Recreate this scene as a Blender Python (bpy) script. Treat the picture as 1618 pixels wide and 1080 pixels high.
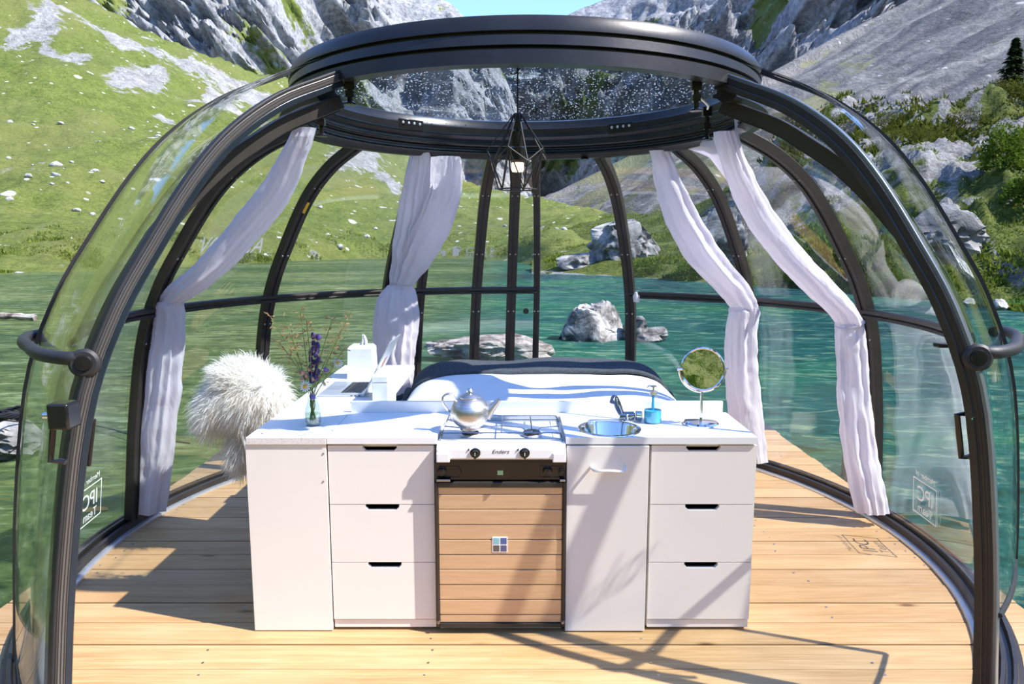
import bpy, bmesh, math, random
import numpy as np
from mathutils import Vector, Matrix
random.seed(7); rng = np.random.default_rng(7)
S = bpy.context.scene
COL = S.collection
for o in list(bpy.data.objects): bpy.data.objects.remove(o)

# ------------------------------------------------------------------ camera
F = 1120.0; HC = 1.482; TH = math.atan(156/F); CT, ST = math.cos(TH), math.sin(TH)
cam = bpy.data.cameras.new('camera'); camo = bpy.data.objects.new('camera', cam); COL.objects.link(camo)
cam.sensor_fit = 'HORIZONTAL'; cam.sensor_width = 36; cam.lens = 36*F/1618
cam.clip_end = 3000; cam.clip_start = .05
camo.location = (0, 0, HC); camo.rotation_euler = (math.pi/2 - TH, 0, 0)
S.camera = camo
# ------------------------------------------------------------------ light
SUN = Vector((.6625, -.196, .77)).normalized()
w = bpy.data.worlds.new('world'); S.world = w; w.use_nodes = True
nt = w.node_tree; bg = nt.nodes['Background']
sky = nt.nodes.new('ShaderNodeTexSky'); sky.sky_type = 'NISHITA'; sky.sun_disc = False
sky.sun_elevation = math.asin(SUN.z); sky.sun_rotation = math.atan2(SUN.x, SUN.y); sky.altitude = 1800
sky.air_density = 1.0; sky.dust_density = .15; sky.ozone_density = 3.0
tn = nt.nodes.new('ShaderNodeMixRGB'); tn.blend_type = 'MULTIPLY'; tn.inputs[0].default_value = 1; tn.inputs[2].default_value = (.75, .82, .98, 1)
nt.links.new(sky.outputs[0], tn.inputs[1]); nt.links.new(tn.outputs[0], bg.inputs[0]); bg.inputs[1].default_value = .27
sl = bpy.data.lights.new('sun', 'SUN'); sl.energy = 5.0; sl.angle = math.radians(.6); sl.color = (1, .95, .87)
so = bpy.data.objects.new('sun', sl); COL.objects.link(so); so.location = (8, -4, 12)
so.rotation_euler = (-SUN).to_track_quat('-Z', 'Y').to_euler()
vs = S.view_settings; vs.view_transform = 'Standard'; vs.look = 'None'; vs.exposure = 1.02; vs.gamma = 1; vs.use_curve_mapping = False
try:
    S.cycles.transparent_max_bounces = 32; S.cycles.max_bounces = 10
    S.cycles.caustics_reflective = False; S.cycles.caustics_refractive = False
except Exception: pass

# ------------------------------------------------------------------ helpers
def ray(u, v):
    a = (u-809)/F; b = -(v-540)/F
    return Vector((a, CT+b*ST, b*CT-ST))
def atz(u, v, z): r = ray(u, v); return Vector((0, 0, HC)) + r*((z-HC)/r.z)
def aty(u, v, y): r = ray(u, v); return Vector((0, 0, HC)) + r*(y/r.y)

class G:
    """small node-tree writer"""
    def __init__(s, name):
        s.m = bpy.data.materials.new(name); s.m.use_nodes = True; s.t = s.m.node_tree
        s.t.nodes.clear(); s.out = s.t.nodes.new('ShaderNodeOutputMaterial')
    def n(s, typ, props=None, **ins):
        k = s.t.nodes.new('ShaderNode'+typ)
        for a, b in (props or {}).items(): setattr(k, a, b)
        for a, b in ins.items():
            a = a.replace('_', ' ')
            i = k.inputs[int(a[1:])] if a[0] == 'i' and a[1:].isdigit() else k.inputs[a]
            if isinstance(b, bpy.types.NodeSocket): s.t.links.new(b, i)
            elif isinstance(b, bpy.types.Node): s.t.links.new(b.outputs[0], i)
            else:
                if hasattr(i.default_value, '__len__') and len(i.default_value) == 4 and len(b) == 3: b = (*b, 1)
                i.default_value = b
        return k
    def coord(s, scale=(1, 1, 1), which='Object', off=None):
        c = s.n('TexCoord').outputs[which]
        if off is not None: c = s.n('VectorMath', {'operation': 'ADD'}, i0=c, i1=off).outputs[0]
        return s.n('Mapping', Vector=c, Scale=scale).outputs[0]
    def noise(s, vec, scale, detail=4, rough=.55, dist=0):
        return s.n('TexNoise', Vector=vec, Scale=scale, Detail=detail, Roughness=rough, Distortion=dist).outputs['Fac']
    def ramp(s, fac, stops, interp='LINEAR'):
        k = s.n('ValToRGB', Fac=fac); e = k.color_ramp; e.interpolation = interp
        while len(e.elements) < len(stops): e.elements.new(.5)
        for el, (p, c) in zip(e.elements, stops):
            el.position = p; el.color = (*c, 1) if hasattr(c, '__len__') else (c, c, c, 1)
        return k.outputs[0]
    def mix(s, fac, a, b, mode='MIX'): return s.n('MixRGB', {'blend_type': mode}, Fac=fac, Color1=a, Color2=b).outputs[0]
    def math(s, op, a, b=0.0, c=None):
        k = s.n('Math', {'operation': op}, i0=a, i1=b)
        if c is not None: k.inputs[2].default_value = c
        return k.outputs[0]
    def bump(s, h, strength=.3, dist=.02, normal=None):
        k = s.n('Bump', Height=h, Strength=strength, Distance=dist)
        return k.outputs[0]
    def bsdf(s, color, rough=.5, metal=0., normal=None, **kw):
        k = s.n('BsdfPrincipled', Base_Color=color, Roughness=rough, Metallic=metal, **kw)
        if normal is not None: s.t.links.new(normal, k.inputs['Normal'])
        return k.outputs[0]
    def end(s, sh): s.t.links.new(sh, s.out.inputs[0]); return s.m

def plain(name, col, rough=.5, metal=0., nz=.06, sc=25, bump=0, **kw):
    g = G(name); c = g.coord(); f = g.noise(c, sc, 3)
    lo = tuple(x*(1-nz) for x in col); hi = tuple(min(1, x*(1+nz)) for x in col)
    cc = g.ramp(f, [(.3, lo), (.7, hi)])
    nm = g.bump(g.noise(c, sc*6, 2), bump, .004) if bump else None
    return g.end(g.bsdf(cc, rough, metal, nm, **kw))

def thin_glass(name, tint, refl=.045, edge=.85, rough=0.0, droplets=0):
    g = G(name); c = g.coord()
    fac = g.n('LayerWeight', Blend=.5).outputs['Facing']
    p = g.math('POWER', fac, 4.5); fr = g.math('MULTIPLY_ADD', p, edge, refl)
    tr = g.n('BsdfTransparent', Color=g.ramp(g.noise(c, 1.3, 3), [(.3, tuple(x*.97 for x in tint)), (.7, tint)]))
    gl = g.n('BsdfGlossy', Color=(1, 1, 1), Roughness=rough)
    mx = g.n('MixShader', Fac=fr, i1=tr.outputs[0], i2=gl.outputs[0])
    return g.end(mx.outputs[0])

M = {}
M['dark_metal'] = plain('anodised_dark_metal', (.035, .034, .036), .33, .55, .15, 9, .05)
M['rib_metal'] = plain('dark_rib_metal', (.05, .044, .04), .38, .5, .12, 9, .05)
M['rubber'] = plain('black_rubber', (.015, .015, .017), .55, 0, .2, 20, .1)
M['blue_metal'] = plain('blue_black_profile', (.02, .03, .045), .25, .4, .15, 8)
M['frame_grey'] = plain('grey_brown_profile', (.13, .12, .115), .3, .5, .08, 9)
M['alu_dark'] = plain('grey_edge_profile', (.2, .22, .24), .3, .6, .08, 9)
M['alu'] = plain('bare_aluminium', (.62, .63, .66), .35, .7, .08, 12)
M['chrome'] = plain('polished_chrome', (.75, .76, .78), .06, 1, .03, 10)
M['chrome_dark'] = plain('dark_chrome', (.3, .31, .34), .12, 1, .05, 10)
M['glass'] = thin_glass('dome_glass', (.975, .985, .98), .05, .7)
M['door_glass'] = thin_glass('door_glass', (.955, .975, .965), .06, .65)
M['roof_glass'] = thin_glass('roof_glass', (.9, .94, .96), .04, .45)
M['clear'] = thin_glass('clear_glass', (.92, .955, .945), .09, .8)
M['white'] = plain('white_laminate', (.87, .815, .765), .42, 0, .015, 3)
M['worktop'] = plain('white_worktop', (.86, .86, .86), .35, 0, .01, 4)
M['enamel'] = plain('white_enamel', (.85, .85, .86), .2, 0, .01, 5)
M['duvet'] = plain('white_cotton', (.84, .85, .88), .85, 0, .02, 6, .2)
M['throw'] = plain('slate_wool', (.055, .066, .082), .95, 0, .3, 60, .6)
M['black'] = plain('gloss_black', (.012, .011, .011), .18, 0, .2, 10)
M['bronze'] = plain('glossy_bronze_black', (.03, .024, .02), .15, .3, .3, 6)
M['ink'] = plain('black_ink', (.01, .01, .01), .6, 0, .1, 10)
M['decal'] = plain('white_decal', (.85, .86, .88), .5, 0, .02, 10)
M['paper'] = plain('white_paper', (.84, .84, .84), .8, 0, .02, 10)
M['silver'] = plain('silver_laptop', (.62, .63, .65), .35, .6, .03, 10)
M['keys'] = plain('black_keys', (.02, .02, .022), .5, 0, .1, 30)
M['red'] = plain('red_sticker', (.5, .06, .08), .5, 0, .1, 30)
M['yellow'] = plain('yellow_sticker', (.8, .5, .03), .5, 0, .1, 30)
M['screw'] = plain('steel_screw', (.5, .5, .52), .3, 1, .1, 30)
M['zinc'] = plain('galvanised_pole', (.42, .44, .45), .45, .6, .15, 14)
M['soap'] = plain('blue_soap', (.07, .62, .95), .15, 0, .04, 5, Subsurface_Weight=.3, Subsurface_Radius=(.01, .02, .03))
M['skin_hide'] = plain('sheep_hide', (.88, .82, .72), .9, 0, .08, 20)
M['stem'] = plain('green_stem', (.13, .2, .04), .6, 0, .3, 30)
M['straw'] = plain('dry_grass', (.36, .2, .09), .7, 0, .3, 60)
M['violet'] = plain('violet_petal', (.05, .025, .16), .6, 0, .3, 60)
M['lilac'] = plain('lilac_petal', (.22, .12, .42), .6, 0, .2, 60)
M['pink'] = plain('pink_petal', (.5, .3, .28), .6, 0, .2, 60)
M['petal'] = plain('daisy_petal', (.85, .85, .83), .6, 0, .03, 30)
M['daisy_eye'] = plain('daisy_eye', (.7, .4, .02), .7, 0, .2, 80)
M['cable'] = plain('black_cable', (.012, .012, .016), .5, 0, .2, 30)

g = G('curtain_fabric'); c = g.coord()
col = g.ramp(g.noise(c, 7, 3), [(.3, (.85, .825, .885)), (.7, (.89, .875, .915))])
nm = g.bump(g.noise(g.coord((14, 14, 3)), 5, 4), .35, .01)
d = g.n('BsdfDiffuse', Color=col, Normal=nm); t = g.n('BsdfTranslucent', Color=(.8, .76, .86), Normal=nm)
M['curtain'] = g.end(g.n('MixShader', Fac=.48, i1=d.outputs[0], i2=t.outputs[0]).outputs[0])

g = G('wool_fibre'); h = g.n('ObjectInfo'); c = g.coord()
col = g.ramp(g.noise(c, 8, 3), [(.25, (.93, .87, .77)), (.5, (.95, .92, .87)), (.75, (.96, .95, .93))])
d = g.n('BsdfDiffuse', Color=col); t = g.n('BsdfTranslucent', Color=(.94, .89, .8))
M['wool'] = g.end(g.n('MixShader', Fac=.35, i1=d.outputs[0], i2=t.outputs[0]).outputs[0])

g = G('brushed_steel'); c = g.coord((1, 1, 60)); f = g.noise(c, 6, 4)
M['steel'] = g.end(g.bsdf(g.ramp(f, [(.3, (.5, .49, .48)), (.7, (.66, .65, .64))]), .36, 1, g.bump(f, .06, .002)))
g = G('copper_slat'); c = g.coord((2, 40, 30)); f = g.noise(c, 4, 4)
M['copper'] = g.end(g.bsdf(g.ramp(f, [(.3, (.6, .4, .235)), (.7, (.68, .47, .29))]), .3, .25, None))
g = G('speckled_edge'); c = g.coord(); v = g.n('TexVoronoi', Vector=c, Scale=260).outputs['Color']
M['speckle'] = g.end(g.bsdf(g.ramp(v, [(.0, (.45, .4, .36)), (.25, (.68, .63, .6)), (.4, (.78, .75, .73))]), .7))

# deck wood: grain along X, every plank its own tone
g = G('larch_deck'); oi = g.n('ObjectInfo')
off = g.n('VectorMath', {'operation': 'SCALE'}, i0=(37., 11., 5.)); g.t.links.new(oi.outputs['Random'], off.inputs['Scale'])
tc = g.n('TexCoord').outputs['Object']
cc = g.n('VectorMath', {'operation': 'ADD'}, i0=tc, i1=off.outputs[0]).outputs[0]
gr = g.noise(g.n('Mapping', Vector=cc, Scale=(.8, 16, 16)).outputs[0], 2.2, 6, .6, .6)
fine = g.noise(g.n('Mapping', Vector=cc, Scale=(3, 90, 90)).outputs[0], 2, 3)
blot = g.noise(g.n('Mapping', Vector=cc, Scale=(1.2, 3, 3)).outputs[0], 1.4, 3)
kn = g.n('TexVoronoi', Vector=g.n('Mapping', Vector=cc, Scale=(1.1, 3.2, 3.2)).outputs[0], Scale=1.6, Randomness=1).outputs['Distance']
col = g.ramp(gr, [(.3, (.36, .2, .075)), (.5, (.5, .3, .125)), (.7, (.59, .39, .195))])
col = g.mix(.35, col, g.ramp(fine, [(.35, (.36, .2, .08)), (.65, (.6, .41, .22))]))
col = g.mix(g.ramp(blot, [(.45, 0), (.75, .5)]), col, (.62, .44, .25))
col = g.mix(g.ramp(kn, [(.0, 1), (.035, .9), (.07, .25), (.1, 0)]), col, (.16, .07, .025))
tone = g.ramp(oi.outputs['Random'], [(0, (.74, .72, .7)), (.5, (.87, .85, .83)), (1, (.94, .94, .94))])
col = g.mix(1, col, tone, 'MULTIPLY')
M['deck'] = g.end(g.bsdf(col, .55, 0, g.bump(fine, .12, .003)))

# --- mesh writer
ORG = {}
class B:
    def __init__(s): s.v = []; s.f = []; s.mi = []; s.cur = 0
    def add(s, vs, fs):
        k = len(s.v); s.v += [tuple(p) for p in vs]; s.f += [tuple(i+k for i in q) for q in fs]; s.mi += [s.cur]*len(fs); return s
    def box(s, lo, hi, mat=None):
        (x0, y0, z0), (x1, y1, z1) = lo, hi
        vs = [Vector(p) for p in ((x0,y0,z0),(x1,y0,z0),(x1,y1,z0),(x0,y1,z0),(x0,y0,z1),(x1,y0,z1),(x1,y1,z1),(x0,y1,z1))]
        if mat: vs = [mat @ p for p in vs]
        return s.add(vs, [(0,3,2,1),(4,5,6,7),(0,1,5,4),(1,2,6,5),(2,3,7,6),(3,0,4,7)])
    def lathe(s, prof, c=(0,0,0), n=32, mat=None, closed=False, caps=True):
        vs = []; fs = []; m = len(prof)
        for i in range(n):
            a = 2*math.pi*i/n
            for r, z in prof:
                p = Vector((r*math.cos(a), r*math.sin(a), z))
                if mat: p = mat @ p
                vs.append(p+Vector(c))
        for i in range(n):
            j = (i+1) % n
            for k in range(m if closed else m-1):
                k2 = (k+1) % m
                fs.append((i*m+k, j*m+k, j*m+k2, i*m+k2))
        if not closed and caps:
            if prof[0][0] > 1e-5: fs.append(tuple(i*m for i in reversed(range(n))))
            if prof[-1][0] > 1e-5: fs.append(tuple(i*m+m-1 for i in range(n)))
        return s.add(vs, fs)
    def tube(s, pts, r, n=8, closed=False, up=Vector((0,0,1)), sx=1.0):
        pts = [Vector(p) for p in pts]; m = len(pts); vs = []; fs = []
        rr = r if hasattr(r, '__len__') else [r]*m
        prev = None
        for i, p in enumerate(pts):
            a = pts[i-1] if (i > 0 or closed) else p; b = pts[(i+1) % m] if (i < m-1 or closed) else p
            t = (b-a).normalized() if (b-a).length > 1e-9 else Vector((0,0,1))
            if prev is None:
                x = t.cross(up)
                if x.length < 1e-3: x = t.cross(Vector((1,0,0)))
            else: x = prev - t*prev.dot(t)
            x.normalize(); prev = x; y = t.cross(x)
            for k in range(n):
                q = 2*math.pi*k/n; vs.append(p + (x*math.cos(q)*sx + y*math.sin(q))*rr[i])
        for i in range(m if closed else m-1):
            j = (i+1) % m
            for k in range(n): fs.append((i*n+k, i*n+(k+1) % n, j*n+(k+1) % n, j*n+k))
        if not closed: fs += [tuple(reversed(range(n))), tuple((m-1)*n+k for k in range(n))]
        return s.add(vs, fs)
    def cyl(s, a, b, r, n=16, r2=None): return s.tube([a, b], [r, r if r2 is None else r2], n)
    def grid(s, P, closed_u=False):
        """P: [i][j] points"""
        nu, nv = len(P), len(P[0]); vs = [q for row in P for q in row]; fs = []
        for i in range(nu if closed_u else nu-1):
            i2 = (i+1) % nu
            for j in range(nv-1): fs.append((i*nv+j, i2*nv+j, i2*nv+j+1, i*nv+j+1))
        return s.add(vs, fs)
    def build(s, name, mat, parent=None, smooth=True, bevel=0, sharp=35, solid=0, orig=None):
        me = bpy.data.meshes.new(name)
        V = np.array(s.v, dtype=float)
        if parent is not None: o0 = ORG[parent.name]
        elif orig is not None: o0 = Vector(orig)
        else: o0 = Vector(((V[:,0].min()+V[:,0].max())/2, (V[:,1].min()+V[:,1].max())/2, V[:,2].min()))
        V = V - np.array(o0)
        me.from_pydata(V.tolist(), [], s.f)
        for mm in (mat if isinstance(mat, (list, tuple)) else [mat]): me.materials.append(M[mm])
        if isinstance(mat, (list, tuple)): me.polygons.foreach_set('material_index', s.mi)
        bm = bmesh.new(); bm.from_mesh(me); bmesh.ops.recalc_face_normals(bm, faces=bm.faces); bm.to_mesh(me); bm.free()
        if smooth:
            me.polygons.foreach_set('use_smooth', [True]*len(me.polygons))
            try: me.set_sharp_from_angle(angle=math.radians(sharp))
            except Exception: pass
        o = bpy.data.objects.new(name, me); COL.objects.link(o)
        if parent is not None: o.parent = parent
        else: o.location = o0
        ORG[o.name] = o0
        if bevel:
            b = o.modifiers.new('bevel', 'BEVEL'); b.width = bevel; b.segments = 2; b.limit_method = 'ANGLE'
        if solid:
            b = o.modifiers.new('solid', 'SOLIDIFY'); b.thickness = solid; b.offset = 0
        return o
def empty(name, loc, label, cat, group=None, kind=None):
    o = bpy.data.objects.new(name, None); COL.objects.link(o); o.location = loc; o.empty_display_size = .05
    ORG[o.name] = Vector(loc); return tag(o, label, cat, group, kind)
def tag(o, label=None, cat=None, group=None, kind=None):
    if label: o['label'] = label
    if cat: o['category'] = cat
    if group: o['group'] = group
    if kind: o['kind'] = kind
    return o
def rot_to(d, up=(0,0,1)): return Vector(d).to_track_quat('Z', 'Y').to_matrix().to_4x4()
def bez(pts, n):
    """catmull-rom through pts (tuples of any length)"""
    P = [np.array(p, float) for p in pts]; P = [2*P[0]-P[1]] + P + [2*P[-1]-P[-2]]
    out = []; m = len(P)-3
    for i in range(n+1):
        x = i/n*m; k = min(int(x), m-1); t = x-k
        a, b, c, d = P[k:k+4]
        out.append(.5*((2*b)+(-a+c)*t+(2*a-5*b+4*c-d)*t*t+(-a+3*b-3*c+d)*t**3))
    return out

# --- noise in numpy
def _h(x, y, z, seed):
    n = (x.astype(np.uint32)*np.uint32(374761393) + y.astype(np.uint32)*np.uint32(668265263) + z.astype(np.uint32)*np.uint32(2246822519) + np.uint32(seed*3266489917 & 0xffffffff))
    n = (n ^ (n >> np.uint32(13)))*np.uint32(1274126177); n = (n ^ (n >> np.uint32(16)))*np.uint32(2654435761); n ^= n >> np.uint32(15)
    return n.astype(np.float64)/4294967295.
def vnoise(P, seed=0):
    P = np.asarray(P, float); i = np.floor(P).astype(np.int64); f = P-i; f = f*f*f*(f*(f*6-15)+10)
    x, y, z = i[...,0], i[...,1], i[...,2]; r = 0
    for dx in (0, 1):
        for dy in (0, 1):
            for dz in (0, 1):
                wgt = (f[...,0] if dx else 1-f[...,0])*(f[...,1] if dy else 1-f[...,1])*(f[...,2] if dz else 1-f[...,2])
                r = r + wgt*_h((x+dx) & 0xffffffff, (y+dy) & 0xffffffff, (z+dz) & 0xffffffff, seed)
    return r*2-1
def fbm(P, oct=5, seed=0, ridged=False, gain=.5):
    a = 1.; r = 0; P = np.asarray(P, float)
    for k in range(oct):
        q = vnoise(P, seed+k*17); r = r + a*((1-np.abs(q)*2) if ridged else q); P = P*2.03+11.7; a *= gain
    return r

# ------------------------------------------------------------------ terrain
WZ = -.30
def ground_mat(name, grass, rock, gsc=1., rsc=1., streak=None, speck=None, tone=False):
    """grass/rock blend steered by the 'rock' attribute; colours are (dark, mid, light)"""
    g = G(name); c = g.coord()
    at = g.n('Attribute', {'attribute_name': 'rock'}).outputs['Fac']
    n1 = g.noise(c, .35*gsc, 8, .68); n2 = g.noise(c, .05*gsc, 5, .6); n3 = g.noise(c, 1.7*gsc, 5, .7)
    gc = g.ramp(n3, [(.4, grass[0]), (.5, grass[1]), (.6, grass[2])])
    gc = g.mix(.45, gc, g.ramp(n1, [(.4, grass[0]), (.5, grass[1]), (.6, grass[2])]))
    gc = g.mix(.4, gc, g.ramp(g.noise(c, 5.5*gsc, 4, .7), [(.42, grass[0]), (.5, grass[1]), (.58, grass[2])]))
    gc = g.mix(g.ramp(n2, [(.42, 0), (.62, .55)]), gc, grass[3] if len(grass) > 3 else grass[2])
    cr = g.coord(streak) if streak else c
    r1 = g.noise(cr, .5*rsc, 9, .7, .4); r2 = g.noise(cr, .12*rsc, 6, .65, .8); r3 = g.noise(c, 2.2*rsc, 5, .75)
    rc = g.ramp(r1, [(.4, rock[0]), (.5, rock[1]), (.6, rock[2])])
    rc = g.mix(.5, rc, g.ramp(r2, [(.4, rock[0]), (.5, rock[1]), (.6, rock[2])]))
    rc = g.mix(.45, rc, g.ramp(r3, [(.41, rock[0]), (.5, rock[1]), (.59, rock[2])]))
    k = g.math('ADD', at, g.math('MULTIPLY', g.math('SUBTRACT', n1, .5), 1.5))
    fac = g.ramp(k, [(.44, 0), (.56, 1)])
    col = g.mix(fac, gc, rc)
    if speck:
        vo = g.n('TexVoronoi', Vector=c, Scale=speck[0]); sp = g.ramp(vo.outputs['Distance'], [(speck[1]*.7, 1), (speck[1], 0)])
        pick = g.ramp(vo.outputs['Color'], [(.5, 0), (.56, 1)]); col = g.mix(g.math('MULTIPLY', sp, pick), col, speck[2])
        vo = g.n('TexVoronoi', Vector=c, Scale=speck[0]*.37); sp = g.ramp(vo.outputs['Distance'], [(speck[1]*.7, 1), (speck[1]*.9, 0)])
        pick = g.ramp(vo.outputs['Color'], [(.58, 0), (.62, 1)]); col = g.mix(g.math('MULTIPLY', sp, pick), col, speck[2])
    if tone: col = g.mix(1, col, g.ramp(g.n('Attribute', {'attribute_name': 'tone'}).outputs['Fac'], [(.2, (.62, .62, .66)), (.5, (1, .99, .97)), (.8, (1.35, 1.3, 1.2))]), 'MULTIPLY')
    hgt = g.math('ADD', g.math('MULTIPLY', r1, 1.2), g.math('MULTIPLY', n3, .5))
    return g.end(g.bsdf(col, .9, 0, g.bump(hgt, .7, .8/gsc), Specular_IOR_Level=.15))
GR1 = ((.052, .078, .015), (.12, .158, .028), (.2, .225, .058), (.17, .175, .06))
M['hill'] = ground_mat('hill_grass_and_stone', GR1, ((.1, .1, .09), (.27, .265, .25), (.46, .455, .44)), 1, 2., speck=(.55, .16, (.5, .5, .47)))
M['cliff'] = ground_mat('pale_limestone', GR1, ((.085, .09, .1), (.26, .26, .26), (.43, .43, .43)), .5, .22, (1, 1, .45))
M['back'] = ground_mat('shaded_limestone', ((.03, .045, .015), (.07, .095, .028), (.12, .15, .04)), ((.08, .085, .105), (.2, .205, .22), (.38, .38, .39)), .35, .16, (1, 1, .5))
M['scree'] = ground_mat('grey_scree', ((.075, .085, .04), (.14, .145, .08), (.2, .2, .13)), ((.05, .052, .054), (.14, .14, .14), (.27, .265, .26)), .5, 1.6, (1.1, .8, .8), speck=(.22, .14, (.36, .36, .37)), tone=True)
M['mound'] = ground_mat('grass_and_outcrop', ((.025, .042, .009), (.075, .105, .02), (.17, .19, .045), (.075, .09, .022)), ((.075, .075, .077), (.2, .2, .2), (.36, .36, .36)), 1.6, 2.2)

def smooth1(A, k):
    if k < 1: return A
    P = np.pad(A, ((k, k), (0, 0)), mode='edge'); ker = np.ones(2*k+1)/(2*k+1)
    return np.stack([np.convolve(P[:,j], ker, 'valid') for j in range(A.shape[1])], 1)
def layer(name, cols, nu, nv, mat, shore, disp, rockf, label, cat, wrap=None, sm=4):
    us = np.array([c[0] for c in cols], float); U = np.linspace(us[0], us[-1], nu)
    rows = []
    for c in cols:
        rr = []
        if shore:
            p = atz(c[0], c[1], WZ); rr.append((c[1], p.y)); rest = c[2:]
        else: rest = c[1:]
        rr += list(rest); rows.append(rr)
    nr = len(rows[0])
    VV = np.stack([np.interp(U, us, [r[k][0] for r in rows]) for k in range(nr)], 1)
    DD = np.stack([np.interp(U, us, [r[k][1] for r in rows]) for k in range(nr)], 1)
    VV = smooth1(VV, sm); DD = smooth1(DD, sm)
    T = np.linspace(0, nr-1, nv)
    P = np.zeros((nu, nv, 3)); UV = np.zeros((nu, nv, 2))
    for i, u in enumerate(U):
        cv = bez(list(zip(VV[i], DD[i])), nv-1)
        for j in range(nv):
            v, d = cv[j]; r = ray(u, v); P[i, j] = (r.x/r.y*d, d, HC+r.z/r.y*d); UV[i, j] = (u, v)
    t = np.linspace(0, 1, nv)[None, :]*np.ones((nu, 1))
    P = disp(P, UV, t)
    if shore:   # lake side skirt
        s0 = P[:, :1].copy(); dirv = s0.copy(); dirv[..., 2] = 0; dirv /= np.linalg.norm(dirv, axis=-1, keepdims=True)
        s0 = s0 - dirv*2.5; s0[..., 2] = WZ-1.2
        P = np.concatenate([s0, P], 1); UV = np.concatenate([UV[:, :1], UV], 1); t = np.concatenate([t[:, :1], t], 1)
    b0 = P[:, -1:].copy(); b0[..., 1] += 45; b0[..., 2] -= 25          # the far side of the ridge
    P = np.concatenate([P, b0], 1); UV = np.concatenate([UV, UV[:, -1:]], 1); t = np.concatenate([t, t[:, -1:]], 1)
    rk = rockf(P, UV, t); tn_ = None
    if isinstance(rk, tuple): rk, tn_ = rk
    b = B(); b.grid([list(map(tuple, row)) for row in P])
    me = bpy.data.meshes.new(name); me.from_pydata(b.v, [], b.f); me.materials.append(M[mat])
    me.polygons.foreach_set('use_smooth', [True]*len(me.polygons))
    a = me.attributes.new('rock', 'FLOAT', 'POINT'); a.data.foreach_set('value', np.clip(rk, 0, 1).ravel().astype(np.float32))
    if tn_ is not None: a = me.attributes.new('tone', 'FLOAT', 'POINT'); a.data.foreach_set('value', np.clip(tn_, 0, 1).ravel().astype(np.float32))
    o = bpy.data.objects.new(name, me); COL.objects.link(o)
    tag(o, label, cat, None, 'structure'); return P, UV

def up(P, dz): Q = P.copy(); Q[..., 2] += dz; return Q
def ell(UV, cu, cv, ru, rv): return np.exp(-(((UV[...,0]-cu)/ru)**2 + ((UV[...,1]-cv)/rv)**2))
def line(UV, a, b, w):
    a = np.array(a, float); b = np.array(b, float); d = b-a; t = np.clip(((UV-a)@d)/(d@d), 0, 1)
    q = UV-(a+t[..., None]*d); return np.exp(-((q**2).sum(-1))/(w*w))

# green hillside across the lake
def d_hill(P, UV, t):
    m = np.clip(t*6-.15, 0, 1); q = P/14.
    return up(P, m*(fbm(q, 5, 3)*1.0*(.5+1.6*t) + .35*fbm(P/2.5, 3, 9)*(.3+t)))
def r_hill(P, UV, t):
    r = .12+.12*fbm(P/22., 4, 5)
    for a in [((70, 45), 34, 26), ((120, 95), 34, 12), ((205, 125), 34, 22), ((250, 130), 26, 18), ((320, 158), 30, 10), ((560, 250), 46, 24), ((720, 262), 40, 22), ((20, 50), 20, 8)]:
        r += .75*ell(UV, *a[0], a[1], a[2])
    r += .7*line(UV, (80, 0), (190, 62), 13) + .6*line(UV, (180, 55), (300, 105), 10) + .6*line(UV, (300, 100), (420, 160), 13)
    r += .6*line(UV, (250, 172), (300, 205), 7) + .7*line(UV, (580, 255), (625, 300), 8) + .5*line(UV, (70, 75), (110, 105), 8) + .45*line(UV, (330, 140), (430, 205), 9)
    r += .15*fbm(P/3., 3, 6)
    return r
HILL, HUV = layer('green_hillside', [
 (-900, 455, (415,40),(300,60),(100,100),(-250,170)), (-400, 442, (405,44),(310,62),(120,100),(-180,170)),
 (0, 432, (398,48),(320,64),(170,95),(-60,155)), (150, 428, (398,52),(325,70),(180,100),(0,160)),
 (240, 424, (396,56),(325,75),(190,108),(45,165)), (330, 420, (392,62),(325,82),(205,115),(85,175)),
 (420, 415, (388,70),(325,90),(220,125),(122,190)), (500, 411, (384,80),(325,100),(240,135),(160,205)),
 (600, 408, (380,90),(330,110),(270,150),(212,225)), (700, 408, (378,92),(340,112),(305,150),(268,230)),
 (800, 412, (380,85),(350,105),(328,140),(305,225)), (880, 428, (385,60),(352,90),(338,130),(322,210)),
 (960, 436, (392,50),(358,80),(345,120),(335,190))], 300, 130, 'hill', True, d_hill, r_hill,
 'grassy green hillside with pale stones sloping down to the lake on the left', 'hillside')

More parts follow.
